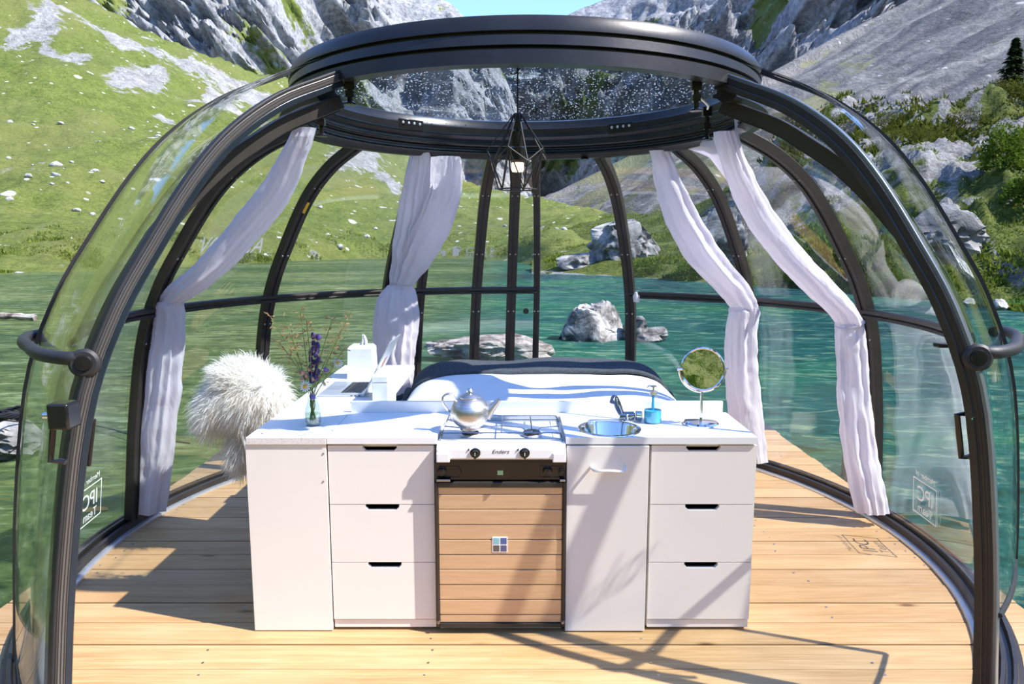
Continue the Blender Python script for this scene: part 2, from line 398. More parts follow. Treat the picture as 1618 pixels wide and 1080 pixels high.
def d_cliff(P, UV, t):
    q = P*np.array([1, 1, .5])/60.
    a = fbm(q, 6, 21, True, .55)-.3; b = fbm(P*np.array([1.6, 1, .35])/16., 4, 27, True)-.3
    m = np.where(UV[...,0] > 600, np.clip((1-t)*2.2, .06, .6), 1.)
    Q = P.copy(); Q[...,1] -= (a*26+b*7)*m; Q[...,2] += (a*8+b*3)*m; return Q
def r_cliff(P, UV, t):
    r = .95+.55*fbm(P/70., 5, 31)
    r -= .5*ell(UV, 480, 60, 30, 14)+.6*ell(UV, 230, 40, 50, 14)+.5*ell(UV, 690, 14, 30, 9)+.6*np.clip(1-t*4, 0, 1)
    return r
layer('limestone_cliff', [
 (-700,(100,200),(-150,280),(-420,360)), (-200,(60,190),(-150,280),(-400,380)), (100,(60,190),(-100,280),(-330,400)),
 (300,(150,210),(0,300),(-250,420)), (450,(220,240),(60,330),(-150,430)), (560,(280,270),(110,350),(-60,440)),
 (653,(310,290),(140,370),(-2,450)), (704,(325,300),(150,370),(2,450)), (724,(330,300),(160,370),(16,450)),
 (760,(335,300),(190,360),(65,430)), (800,(340,300),(230,350),(125,410)), (840,(345,300),(290,340),(240,380))],
 300, 170, 'cliff', False, d_cliff, r_cliff, 'pale grey limestone cliff rising behind the green hillside', 'cliff', sm=2)

def d_back(P, UV, t):
    q = P*np.array([1, 1, .6])/85.
    a = fbm(q, 6, 41, True, .55)-.3; b = fbm(P*np.array([1.4, 1, .5])/22., 4, 47, True)-.3
    Q = P.copy(); m = np.clip((1-t)*2.2, .06, 1.); Q[...,1] -= (a*55+b*12)*m; Q[...,2] += (a*14+b*5)*m; return Q
def r_back(P, UV, t):
    r = .95+.55*fbm(P/90., 5, 51)
    r -= .8*ell(UV, 1200, 50, 40, 25)+.7*ell(UV, 1270, 25, 30, 22)+.6*ell(UV, 1030, 40, 50, 15)+.7*ell(UV, 890, 265, 60, 35)+.5*ell(UV, 1160, 90, 40, 20)
    return r
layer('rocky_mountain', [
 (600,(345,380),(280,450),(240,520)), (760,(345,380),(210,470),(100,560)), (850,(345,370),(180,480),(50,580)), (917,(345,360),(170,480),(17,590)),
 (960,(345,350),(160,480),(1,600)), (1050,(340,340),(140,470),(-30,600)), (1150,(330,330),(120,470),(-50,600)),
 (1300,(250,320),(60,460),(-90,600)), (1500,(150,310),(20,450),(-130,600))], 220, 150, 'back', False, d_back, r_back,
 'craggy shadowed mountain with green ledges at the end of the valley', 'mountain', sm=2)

def scr(UV, ws, wa, seed): return fbm(np.stack([(UV[...,0]*.49+UV[...,1]*.872)/ws, (UV[...,0]*.872-UV[...,1]*.49)/wa, UV[...,0]*0], -1), 4, seed)
def d_scree(P, UV, t):
    m = np.where(t > .97, .25, 1.)
    return up(P, m*(fbm(P/40., 4, 61)*1.6+fbm(P/5., 4, 65)*.5+scr(UV, 46, 420, 63)*3.2+scr(UV, 9, 150, 64)*.5))
def r_scree(P, UV, t):
    lf = np.clip((1480-UV[...,0])/420, 0, 1)
    r = .88-.3*lf+.42*(.3+lf)*scr(UV, 11, 190, 71)+.2*fbm(P/7., 3, 72)
    r -= .8*ell(UV, 1295, 165, 42, 13)+.6*ell(UV, 1120, 265, 50, 18)+.5*ell(UV, 1250, 190, 40, 14)+.4*line(UV, (900, 335), (960, 300), 6)+.4*line(UV,(960,290),(1010,270),5)
    return r, .5+.38*scr(UV, 16, 260, 75)+.25*scr(UV, 5, 120, 77)
layer('scree_slope', [
 (820,(352,110),(340,150),(335,200)), (930,(352,95),(315,140),(275,205)), (1000,(352,88),(295,140),(237,210)), (1100,(352,80),(265,140),(182,220)),
 (1190,(345,75),(235,140),(126,230)), (1300,(335,72),(200,145),(66,245)), (1400,(325,70),(170,150),(16,260)), (1450,(325,68),(155,150),(-10,265)),
 (1600,(315,66),(110,150),(-90,270)), (1900,(260,64),(20,150),(-250,280)), (2400,(210,64),(-100,150),(-400,280))], 240, 130, 'scree', False, d_scree, r_scree,
 'long grey scree slope falling diagonally from the right', 'scree slope')

def d_mound(P, UV, t):
    m = np.clip(t*5-.1, 0, 1); k = np.clip((UV[...,0]-1080)/160, 0, 1)
    rid = fbm(P*np.array([1, 1, .8])/7., 5, 81, True)-.3
    return up(P, m*(fbm(P/9., 4, 83)*.6+rid*1.5*k*np.clip(t*3-.6, 0, 1)+.12*fbm(P/1.2, 3, 85)))
def r_mound(P, UV, t):
    k = np.clip((UV[...,0]-1060)/120, 0, 1)
    hi = np.clip((330-UV[...,1])/60, 0, 1)*np.clip((UV[...,0]-1180)/60, 0, 1)
    r = .08+.25*fbm(P/12., 4, 91)+k*np.clip((t-.38)*1.9, 0, .5)*(1-hi)+hi*(.6+.55*scr(UV, 9, 60, 92)+.2*fbm(P/2., 3, 93))
    r += .6*ell(UV, 1140, 370, 60, 30)+.5*ell(UV, 1330, 290, 50, 40)+.6*ell(UV, 1560, 240, 70, 45)+.35*ell(UV, 1390, 190, 80, 14)+.4*line(UV, (1530, 405), (1618, 430), 6)
    r -= .3*line(UV, (1370, 280), (1560, 190), 16)+.45*line(UV, (1380, 230), (1460, 205), 12)+.45*ell(UV, 1590, 310, 50, 35)+.4*ell(UV, 1580, 175, 40, 20)
    r += .5*np.clip((UV[...,1]-(.075*(UV[...,0]-850)+424))/5, 0, 1)
    return r
MOUND, MUV = layer('rocky_knoll', [
 (840, 433, (418,52),(392,72),(372,97)), (890, 433, (406,48),(376,68),(352,92)), (950, 435, (405,45),(368,65),(340,88)), (1050, 441, (412,40),(370,55),(335,72)),
 (1120, 447, (420,36),(372,48),(322,62)), (1200, 452, (424,33),(360,43),(275,56)), (1240, 454, (425,31),(345,41),(205,55)),
 (1300, 459, (428,29),(335,38),(184,54)), (1400, 469, (435,26),(330,35),(178,52)), (1500, 480, (443,24),(325,33),(180,50)),
 (1570, 487, (450,22),(320,32),(150,50)), (1640, 495, (455,21),(310,31),(118,50)), (1800, 515, (465,20),(280,30),(60,50)),
 (2300, 590, (520,18),(200,28),(-100,48))], 300, 130, 'mound', True, d_mound, r_mound,
 'rocky knoll with grass and grey outcrops on the right-hand shore', 'knoll')

# the valley side behind the viewer (seen only in reflections)
b = B(); na, nr_ = 220, 90; P = np.zeros((na, nr_, 3))
for i in range(na):
    a = math.radians(52+256*i/(na-1))
    for j in range(nr_):
        t = j/(nr_-1); rr = 17+9*math.sin(i*.21)+t*130; P[i, j] = (rr*math.sin(a), rr*math.cos(a), -1.2+max(0, (t*130-1))*.5)
P[..., 2] += fbm(P/11., 5, 101)*2.6*np.linspace(0, 1, nr_)[None, :]
b.grid([list(map(tuple, r)) for r in P])
me = bpy.data.meshes.new('meadow_bank'); me.from_pydata(b.v, [], b.f); me.materials.append(M['hill'])
me.polygons.foreach_set('use_smooth', [True]*len(me.polygons))
a = me.attributes.new('rock', 'FLOAT', 'POINT'); a.data.foreach_set('value', (np.clip(.18+.25*fbm(P/12., 4, 5), 0, 1)).ravel().astype(np.float32))
BANK = P
o = bpy.data.objects.new('meadow_bank', me); COL.objects.link(o); tag(o, 'green meadow bank behind the camera, seen reflected in the mirror', 'hillside', None, 'structure')

# ------------------------------------------------------------------ lake
g = G('lake_bed_stones'); c = g.coord()
n1 = g.noise(c, .22, 5, .6); n2 = g.noise(c, 2.2, 6, .7, .5)
x, y, z = (g.n('SeparateXYZ', Vector=c).outputs[k] for k in range(3))
ax = g.math('ABSOLUTE', x); deep = g.math('MULTIPLY_ADD', y, .045, -.15)
deep = g.math('ADD', deep, g.math('MULTIPLY', g.math('SUBTRACT', n1, .5), 1.4))
bedc = g.ramp(n2, [(.3, (.1, .1, .035)), (.5, (.26, .24, .09)), (.7, (.5, .46, .25))])
deepc = g.ramp(n2, [(.3, (.03, .06, .03)), (.55, (.07, .12, .055)), (.75, (.14, .2, .1))])
M['bed'] = g.end(g.bsdf(g.mix(g.ramp(deep, [(.2, 0), (.6, 1)]), bedc, deepc), .9))
g = G('lake_water'); c = g.coord()
wv = g.noise(g.coord((.8, 2., 1)), 2.1, 8, .74, .8); wv2 = g.noise(g.coord((1, 2.2, 1)), 7, 4, .7)
hgt = g.math('ADD', wv, g.math('MULTIPLY', wv2, .25)); nm = g.bump(hgt, .9, .34)
fac = g.n('LayerWeight', Blend=.5, Normal=nm).outputs['Facing']
fr = g.math('MULTIPLY_ADD', g.math('POWER', fac, 5.), .62, .02)
x, y, z = (g.n('SeparateXYZ', Vector=c).outputs[k] for k in range(3))
patch = g.noise(g.coord((.55, .9, 1)), .16, 5, .6, .6)
green = g.ramp(patch, [(.38, (.05, .085, .032)), (.5, (.11, .145, .045)), (.62, (.19, .215, .085))])
teal = g.ramp(patch, [(.38, (.006, .045, .07)), (.48, (.014, .1, .1)), (.57, (.025, .15, .09)), (.64, (.06, .17, .06))])
sx = g.math('ADD', g.math('MULTIPLY_ADD', x, .11, .58), g.math('MULTIPLY', g.math('SUBTRACT', patch, .5), .8))
scat = g.mix(g.ramp(sx, [(.25, 0), (.6, 1)]), green, teal)
scat = g.mix(g.ramp(wv, [(.38, .85), (.47, .25), (.53, 0)]), scat, (.006, .026, .022))  # ripple shade put into the colour, dark in the wave troughs
scat = g.mix(g.ramp(wv2, [(.38, .5), (.5, 0)]), scat, (.008, .035, .03))
scat = g.mix(g.ramp(wv, [(.53, 0), (.59, .45), (.66, .8)]), scat, (.22, .29, .17))  # light on the ripple crests painted in as a paler colour
tr = g.n('BsdfTransparent', Color=(.6, .85, .62)); df = g.n('BsdfDiffuse', Color=scat)
base = g.n('MixShader', Fac=.7, i1=tr.outputs[0], i2=df.outputs[0])
gl = g.n('BsdfGlossy', Color=(1, 1, 1), Roughness=.06, Normal=nm)
M['water'] = g.end(g.n('MixShader', Fac=fr, i1=base.outputs[0], i2=gl.outputs[0]).outputs[0])
b = B(); n = 96; ring = [(150*math.cos(2*math.pi*k/n), 40+150*math.sin(2*math.pi*k/n), WZ) for k in range(n)]
b.add(ring, [tuple(range(n))]); tag(b.build('lake_water', 'water', smooth=False, orig=(0,0,0)), 'clear teal mountain lake around the wooden deck', 'lake', None, 'structure')
b = B(); b.add([(x_, y_, -1.25) for x_, y_, _ in ring], [tuple(range(n))]); tag(b.build('lake_bed', 'bed', smooth=False, orig=(0,0,0)), 'sandy and stony lake bed seen through the water', 'lake bed', None, 'structure')

# ------------------------------------------------------------------ rocks
def rock_mat(name, dark, mid, light, moss=.0, sc=6):
    g = G(name); c = g.coord(); a = g.noise(c, sc, 8, .7, .3); b_ = g.noise(c, sc*.35, 4, .6)
    v = g.n('TexVoronoi', {'feature': 'DISTANCE_TO_EDGE'}, Vector=g.n('Mapping', Vector=c, Rotation=(.3, .4, .2), Scale=(1, 1, 2)).outputs[0], Scale=sc*.35).outputs['Distance']
    col = g.ramp(a, [(.38, dark), (.5, mid), (.6, light)])
    col = g.mix(g.ramp(v, [(0, .45), (.03, 0)]), col, dark)
    if moss: col = g.mix(g.ramp(b_, [(1-moss-.05, 0), (1-moss+.1, .8)]), col, (.16, .15, .03))
    return g.end(g.bsdf(col, .9, 0, g.bump(g.math('SUBTRACT', a, g.ramp(v, [(0, .2), (.05, 0)])), .6, .08), Specular_IOR_Level=.2))
M['rock_water'] = rock_mat('grey_lake_rock', (.06, .057, .053), (.24, .23, .225), (.46, .45, .44), .32, 3.2)
M['rock_low'] = rock_mat('pinkish_lake_rock', (.09, .07, .06), (.28, .245, .22), (.46, .43, .4), .25, 3.)
M['rock_shore'] = rock_mat('grey_shore_rock', (.07, .07, .072), (.22, .22, .22), (.38, .38, .38), .22, 1.2)
M['rock_pale'] = rock_mat('pale_slope_stone', (.16, .16, .15), (.36, .36, .345), (.52, .52, .5), 0, 2)
_ico = {}
def ico(sub):
    if sub not in _ico:
        bm = bmesh.new(); bmesh.ops.create_icosphere(bm, subdivisions=sub, radius=1); bm.verts.ensure_lookup_table()
        _ico[sub] = (np.array([v.co[:] for v in bm.verts]), [tuple(v.index for v in f.verts) for f in bm.faces]); bm.free()
    return _ico[sub]
def rock_pts(size, seed, sub=4, rough=.35, cut=.5):
    V, Fc = ico(sub); n = V.copy()
    r = 1+rough*fbm(V*1.3+seed*7.1, 5, seed)+.12*(fbm(V*3+seed, 3, seed+5, True)-.3)
    Q = V*r[:, None]
    rs = np.random.default_rng(seed)          # split faces
    for _ in range(9):
        d = rs.normal(size=3); d[2] = abs(d[2])*.8; d /= np.linalg.norm(d); k = rs.uniform(cut, 1.); ex = np.clip(Q@d-k, 0, None); Q -= ex[:, None]*d*.85
    return Q*np.array(size), Fc
def boulder(name, u0, u1, vt, vb, z0, mat, seed, label=None, cat='rock', depth=.7, group=None, parent=None, sub=4, rough=.35, sink=.2):
    p = atz((u0+u1)/2, vb, z0); a, c_ = aty(u0, vb, p.y), aty(u1, vb, p.y); h = aty((u0+u1)/2, vt, p.y).z-z0
    wx = (c_.x-a.x)/2; Q, Fc = rock_pts((wx, wx*depth, 1), seed, sub, rough)
    zl, zh = Q[:, 2].min(), Q[:, 2].max(); Q[:, 0] *= 2*wx/(Q[:, 0].max()-Q[:, 0].min())
    Q[:, 2] = (Q[:, 2]-zl)/(zh-zl)*h*(1+sink)-h*sink
    Q += np.array([p.x-(Q[:,0].max()+Q[:,0].min())/2, p.y+wx*depth*.6, z0])
    b = B(); b.add(Q.tolist(), Fc); o = b.build(name, mat, parent, orig=(p.x, p.y+wx*depth*.6, z0) if parent is None else None, sharp=28)
    if label: tag(o, label, cat, group)
    return o
boulder('lake_rock', 664, 878, 531, 571, WZ, 'rock_low', 3, 'low flat pinkish-grey rock in the lake directly behind the bed', depth=.35, sub=5, rough=.3)
boulder('lake_rock', 884, 992, 475, 538, WZ, 'rock_water', 12, 'tall grey mossy rock in the lake seen through the open back of the dome', depth=.8, sub=5)
boulder('lake_rock', 985, 1028, 500, 538, WZ, 'rock_water', 17, 'medium mossy rock just right of the tall grey lake rock, behind a rib')
boulder('lake_rock', 1004, 1056, 516, 540, WZ, 'rock_water', 23, 'small rounded grey rock at the right end of the lake rocks')
boulder('shore_rock', -120, 44, 655, 733, WZ, 'rock_shore', 31, 'pale cracked rock by the left frame edge with cables lying on it', sub=5, depth=.8, rough=.25)
boulder('shore_boulder', 926, 1046, 345, 432, WZ, 'rock_shore', 37, 'big upright grey boulder on the far shore with a grassy foot', sub=5, depth=.6)
boulder('shore_boulder', 878, 948, 398, 432, WZ, 'rock_shore', 41, 'low dark boulder leaning against the big upright shore boulder', depth=.6)
boulder('shore_boulder', 1440, 1580, 308, 402, 1.4, 'rock_shore', 43, 'large pale rounded boulder below the outcrop on the right shore', sub=5, depth=.7, rough=.25)
boulder('outcrop', 1490, 1660, 190, 305, 5.0, 'rock_shore', 47, 'steep grey rock outcrop at the right frame edge below the spruce', sub=5, depth=.7)
boulder('outcrop', 1330, 1480, 210, 300, 4.6, 'rock_shore', 53, 'sloping grey rock slab among shrubs above the right shore', sub=5, depth=.8)
boulder('outcrop', 1100, 1185, 325, 420, .4, 'rock_shore', 59, 'dark rock face on the shore behind the tied right-hand curtains', sub=5, depth=.6)
boulder('outcrop', 1040, 1105, 335, 375, 2.2, 'rock_shore', 61, 'pale rock on the meadow between the big boulder and the dark rock face', depth=.6)
boulder('lake_stone', 1566, 1602, 472, 490, WZ, 'rock_pale', 67, 'lone pale stone in the shallows near the right frame edge')
boulder('lake_stone', 1520, 1545, 470, 484, WZ+.2, 'rock_pale', 71, 'small pale stone on the right shoreline under the outer door glass')
boulder('lake_stone', 1338, 1372, 742, 782, WZ, 'rock_low', 73, 'brown stone at the foot of the metal pole beside the deck')
# stones strewn over the hillside
def surf_near(PS, UVS, u, v):
    k = np.argmin((UVS[...,0]-u)**2+(UVS[...,1]-v)**2); return Vector(PS.reshape(-1, 3)[k])
protos = []
for k in range(6):
    Q, Fc = rock_pts((1, .8, .62), 200+k, 2, .35); me = bpy.data.meshes.new('hill_stone'); me.from_pydata(Q.tolist(), [], Fc); me.materials.append(M['rock_pale'])
    me.polygons.foreach_set('use_smooth', [True]*len(me.polygons)); protos.append(me)
spots = [(90,288,14),(46,287,12),(118,325,13),(142,330,12),(154,282,11),(165,297,8),(82,297,8),(12,309,12),(13,187,8),(92,268,16),(95,193,9),(205,201,9),(248,231,9),(15,247,8),(112,266,7),(420,398,12),(505,328,10),(540,395,16),(582,382,12),(520,380,9),(590,360,9),(445,330,8),(1480-680,365,9),(892,366,12),(880,370,8)]
for _ in range(120):
    u = random.uniform(-60, 700); v = random.uniform(180, 420) if random.random() < .8 else random.uniform(60, 200)
    lim = np.interp(u, [0, 150, 240, 420, 600, 700], [-20, 10, 60, 140, 230, 285])
    if v > lim+15: spots.append((u, v, random.choice([3, 3, 4, 4, 5, 6])))
for u, v, px in spots:
    p = surf_near(HILL, HUV, u, v); s = px/2/F*p.length
    o = bpy.data.objects.new('hill_stone', random.choice(protos)); COL.objects.link(o); o.location = p+Vector((0, 0, s*.15)); o.scale = (s, s, s)
    o.rotation_euler = (0, 0, random.uniform(0, 6.28)); k = 0 if v > 372 else 1 if v > 230 else 2; tag(o, ('pale stone low on the green bank just above the far waterline', 'pale stone lying halfway up the green hillside across the lake', 'pale stone high on the green hillside near the limestone')[k], 'stone', ('pale stones by the far waterline', 'pale stones halfway up the green hillside', 'pale stones high on the green hillside')[k])
# log and shore stones on the far left
b = B(); p = atz(-60, 508, WZ); q = atz(56, 506, WZ); b.tube(bez([p+Vector((0,0,.06)), (p+q)/2+Vector((0,.1,.11)), q+Vector((0,0,.07))], 14), [.075+.012*math.sin(k*1.9) for k in range(15)], 8)
tag(b.build('driftwood_log', 'rock_low'), 'pale driftwood log floating by the left frame edge', 'log')

# ------------------------------------------------------------------ shrubs and the spruce
def leaf_mat(name, d, m, l):
    g = G(name); c = g.coord(); f = g.noise(c, 2.5, 4, .7)
    col = g.ramp(f, [(.3, d), (.5, m), (.7, l)]); a = g.n('BsdfDiffuse', Color=col); t = g.n('BsdfTranslucent', Color=col)
    return g.end(g.n('MixShader', Fac=.3, i1=a.outputs[0], i2=t.outputs[0]).outputs[0])
M['juniper'] = leaf_mat('juniper_foliage', (.03, .045, .008), (.085, .1, .018), (.17, .175, .035))
M['bush'] = leaf_mat('bush_foliage', (.04, .075, .01), (.1, .16, .02), (.19, .25, .045))
M['turf'] = leaf_mat('rough_grass', (.06, .095, .014), (.13, .175, .027), (.22, .25, .06))
M['spruce'] = leaf_mat('spruce_needles', (.03, .05, .018), (.06, .09, .03), (.1, .135, .045))
def shrub(u0, u1, vt, vb, mat, label, seed, n=900, PS=MOUND, UVS=MUV):
    p = surf_near(PS, UVS, (u0+u1)/2, vb); wx = (u1-u0)/2/F*p.y; h = (vb-vt)/F*p.y
    rs = np.random.default_rng(seed); b = B(); V = []; Fc = []
    for k in range(n):
        d = rs.normal(size=3); d[2] = abs(d[2]); d /= np.linalg.norm(d)
        lump = 1+.3*float(vnoise(np.array([d*2.2+seed]), seed)[0]); r = rs.uniform(.7, 1.02)*lump
        c0 = np.array([d[0]*wx*r, d[1]*wx*.7*r, d[2]*h*r*.95]); s = rs.uniform(.035, .075)*max(h, wx*.45)
        a = rs.normal(size=3); a /= np.linalg.norm(a); q = np.cross(a, d); q /= np.linalg.norm(q)+1e-6
        e = d*.6+a*.4; i = len(V); V += [c0-q*s*.5, c0+q*s*.5, c0+e*s*1.5]; Fc.append((i, i+1, i+2))
    V = np.array(V)+np.array([p.x, p.y, p.z-.1*h])
    b.add(V.tolist(), Fc); o = b.build('foliage', mat, None, smooth=False, orig=p); o.name = 'shrub'
    ORG[o.name] = p; tag(o, label, 'shrub'); return o
sh = [(1300,1372,178,208,'juniper','dark juniper mat below the scree, leftmost of the juniper mats'),
 (1375,1450,196,222,'juniper','low juniper mat second from the left above the slab'),
 (1360,1440,214,246,'juniper','juniper mat in front of the sloping rock slab'),
 (1420,1500,215,240,'juniper','juniper mat on the crest of the sloping rock slab'),
 (1490,1570,188,212,'juniper','juniper mat between the outcrop and the scree'),
 (1390,1470,240,262,'juniper','lowest juniper mat, at the foot of the sloping slab'),
 (1530,1600,148,180,'juniper','dark juniper mat under the spruce tree'),
 (1565,1650,130,170,'juniper','juniper mat touching the right frame edge under the spruce'),
 (1540,1610,276,335,'bush','bright green bush at the foot of the steep outcrop'),
 (1580,1660,320,372,'bush','bright green bush at the right frame edge above the shore'),
 (1500,1600,430,462,'bush','low green bush on the right shoreline'),
 (1585,1670,415,470,'bush','green bush beside the right frame edge near the water'),
 (1060,1130,405,440,'bush','green bush on the shore right of the big boulder'),
 (1120,1200,425,452,'bush','low reedy bush at the waterline behind the right curtains'),
 (1200,1270,420,452,'bush','green shore bush between the two right curtains'),
 (1275,1350,425,458,'bush','green shore bush behind the right-hand curtain tie'),
 (1150,1230,330,380,'juniper','dark bush on top of the dark rock face'),
 (1225,1300,300,350,'juniper','dark shrub on the knoll seen through the right panes'),
 (990,1050,405,432,'bush','grassy clump at the foot of the big upright boulder'),
 (1370,1440,430,462,'bush','green shore bush behind the right door post')]
for k, (a, b_, c_, d_, m, l) in enumerate(sh): shrub(a, b_, c_, d_, m, l, 300+k, 3600)
# scrub and tussocks (uncountable)
BM = np.zeros(BANK.shape[:2], bool); BM[90:190, 2:40] = True; BM &= fbm(BANK/4., 3, 125) > 0
def scrub(name, PS, mask, per, size, mat, label, seed):
    rs = np.random.default_rng(seed); p = PS[mask]; p = np.repeat(p, per, 0); n_ = len(p)
    p = p+rs.normal(size=(n_, 3))*np.array([.45, .45, .03])*size*2.2
    a = rs.uniform(0, 6.283, n_); L = size*rs.uniform(.6, 1.5, n_)*(.7+.6*(vnoise(p/2.2, seed) > 0)); w_ = L*.28
    sd = np.stack([np.cos(a)*w_, np.sin(a)*w_, 0*a], 1); tp = p+np.stack([rs.normal(size=n_)*.45*L, rs.normal(size=n_)*.45*L, L], 1)
    V = np.stack([p-sd, p+sd, tp], 1).reshape(-1, 3); V[:, 2] -= .12*size
    me = bpy.data.meshes.new(name); me.from_pydata(V.tolist(), [], np.arange(len(V)).reshape(-1, 3).tolist()); me.materials.append(M[mat])
    o = bpy.data.objects.new(name, me); COL.objects.link(o); return tag(o, label, 'vegetation', None, 'stuff')
mu, mv = MUV[..., 0], MUV[..., 1]; gm = fbm(MOUND/2.6, 4, 121); inner = np.ones_like(mu, bool); inner[:, :3] = False; inner[:, -1] = False
scrub('juniper_scrub', MOUND, inner & (mu > 1190) & (mu < 1720) & (mv < 305) & (scr(MUV, 9, 60, 92)+.5*gm < -.3), 8, .24, 'juniper', 'low dark juniper scrub growing in streaks over the rocky knoll', 131)
scrub('meadow_tussocks', MOUND, inner & (mu > 860) & (mu < 1720) & (mv > 300) & (gm < .15), 5, .12, 'turf', 'rough green tussocks covering the foot of the knoll', 132)
hu, hv = HUV[..., 0], HUV[..., 1]; inner = np.ones_like(hu, bool); inner[:, :2] = False
scrub('bank_grass', HILL, inner & (hu > -200) & (hu < 900) & (hv > 375) & (fbm(HILL/3., 3, 123) > .05), 6, .13, 'turf', 'rough green grass on the far bank along the waterline', 133)
scrub('far_tussocks', BANK, BM, 6, .75, 'bush', 'dark tussocks on the meadow bank behind the camera', 134)
# spruce
p = surf_near(MOUND, MUV, 1596, 160); t = empty('spruce_tree', p, 'small dark spruce standing on the knoll by the right frame edge', 'tree')
hh = 92/F*p.y
b = B(); b.cyl(p-Vector((0,0,.5)), p+Vector((0,0,hh)), hh*.03, 8, .01); b.build('trunk', 'straw', t)
b = B(); rs = np.random.default_rng(5); V = []; Fc = []
for k in range(2600):
    z = rs.uniform(.06, 1)**.85; rr = (1-z)*.42*hh*rs.uniform(.25, 1.05)*(.75+.25*math.sin(z*48)); a = rs.uniform(0, 6.283)
    c0 = np.array([rr*math.cos(a), rr*math.sin(a), z*hh-rr*.25]); o_ = np.array([math.cos(a), math.sin(a), -.35])
    q = np.array([-math.sin(a), math.cos(a), 0])*rs.uniform(.05, .1)*hh*.35; i = len(V); V += [c0-q, c0+q, c0+o_*.07*hh]; Fc.append((i, i+1, i+2))
b.add((np.array(V)+np.array(p)).tolist(), Fc); b.build('foliage', 'spruce', t, smooth=False)

# ------------------------------------------------------------------ deck
DX = 2.10; PW = .1545
floor = empty('floor', (0, 2.3, -.3), 'wooden deck of wide larch planks standing over the lake', 'deck', None, 'structure')
pl0 = None
k = 0; y = 2.311-PW/2-PW*20
while y < 5.75:
    if pl0 is None:
        pl0 = B(); pl0.box((-DX, y-PW/2+.003, -.035), (DX, y+PW/2-.003, 0)); pl0 = pl0.build('plank', 'deck', floor, smooth=False, bevel=.0025); base_y = y
    else:
        o = pl0.copy(); COL.objects.link(o); o.parent = floor; o.location = (random.uniform(-.008, .008), y-base_y, random.uniform(-.0015, .0015))
    y += PW; k += 1
Y0 = base_y-PW/2; Y1 = y-PW/2
for x in (-1.9, -1.1, -.3, .5, 1.3, 1.9):
    b = B(); b.box((x-.04, Y0, -.2), (x+.04, Y1, -.035)); b.build('joist', 'deck', floor, smooth=False)
b = B(); rs = random.Random(4)
y = base_y
while y < Y1:
    for x in (-1.9, -1.1, -.3, .5, 1.3, 1.9):
        if rs.random() < .8:
            for s in (-.04, .04): b.lathe([(.0045, 0), (.0045, .0012), (0, .0012)], (x+rs.uniform(-.02, .02), y+s, 0), 8)
    y += PW
tag(b.build('screw_heads', 'screw', floor), None, None, None, 'stuff')

# ------------------------------------------------------------------ glass dome
CX0, CY = 0.0, 3.39
PROF = [(2.0, .05), (1.985, .2), (1.95, .58), (1.885, 1.0), (1.79, 1.26), (1.675, 1.458), (1.54, 1.66), (1.416, 1.80), (1.26, 1.916), (1.094, 1.996), (1.02, 2.03)]
PR = [tuple(p) for p in bez(PROF, 44)]
def prof_at(z): return float(np.interp(z, [p[1] for p in PR], [p[0] for p in PR]))
def dp(az, r, z):
    a = math.radians(az); return Vector((CX0+.025*z+r*math.sin(a), CY-r*math.cos(a), z))
def pnorm(i):
    a = PR[max(0, i-1)]; b_ = PR[min(len(PR)-1, i+1)]; t = Vector((b_[0]-a[0], b_[1]-a[1])).normalized(); return Vector((t.y, -t.x))
def strip(b, az, o0, o1, w0, w1, i0=0, i1=None, oz=None):
    """bar along a meridian: normal offsets o0..o1, tangential from w0 to w1 (metres)"""
    i1 = len(PR)-1 if i1 is None else i1; P = []
    a = math.radians(az); tg = Vector((math.cos(a), math.sin(a), 0))
    for i in range(i0, i1+1):
        n = pnorm(i); r, z = PR[i]; row = []
        for o_, w_ in ((o0, w0), (o1, w0), (o1, w1), (o0, w1), (o0, w0)):
            e = oz(z) if oz else 0
            row.append(dp(az, r+n.x*(o_+e), z+n.y*(o_+e))+tg*w_)
        P.append(row)
    b.grid(P); k = len(b.v); m = 5
    b.f += [tuple(k-5*(i1-i0+1)+j for j in (0, 1, 2, 3)), tuple(k-5+j for j in (3, 2, 1, 0))]; b.mi += [b.cur]*2
def pane(b, a0, a1, off, th=.006, i0=0, i1=None, na=14, oz=None, zmin=None, corner=None):
    i1 = len(PR)-1 if i1 is None else i1
    for o_ in (off, off+th):
        P = []
        for i in range(i0, i1+1):
            n = pnorm(i); r, z = PR[i]; row = []
            for k in range(na+1):
                az = a0+(a1-a0)*k/na; e = oz(z) if oz else 0; zz = z
                row.append(dp(az, r+n.x*(o_+e), z+n.y*(o_+e)))
            P.append(row)
        b.grid(P)
def ring(b, poly, a0=0, a1=360, n=120):
    full = abs(a1-a0) >= 360; P = []
    for k in range(n if full else n+1):
        az = a0+(a1-a0)*k/n; P.append([dp(az, r, z) for r, z in poly+[poly[0]]])
    b.grid(P, closed_u=full)
    if not full:
        m = len(poly)+1; q = len(b.v); b.f += [tuple(q-m*(n+1)+j for j in range(m-1)), tuple(q-m+j for j in range(m-1))[::-1]]; b.mi += [b.cur]*2
dome = empty('glass_dome', (0, CY, 0), 'round glass dome with dark metal ribs standing on the deck, front wide open', 'glass dome')
tr = B(); ring(tr, [(1.985, 0), (1.985, .045), (1.998, .05), (2.003, .036), (2.02, .036), (2.024, .062), (2.036, .062), (2.04, .038), (2.055, .038), (2.06, .056), (2.072, .056), (2.078, .03), (2.095, .025), (2.098, 0)])
track = tr.build('base_track', 'rib_metal', dome, sharp=30)
b = B(); ring(b, [(1.955, 0), (1.957, .012), (1.975, .016), (1.985, .014), (1.985, 0)]); b.build('inner_trim', 'alu', track, sharp=30)
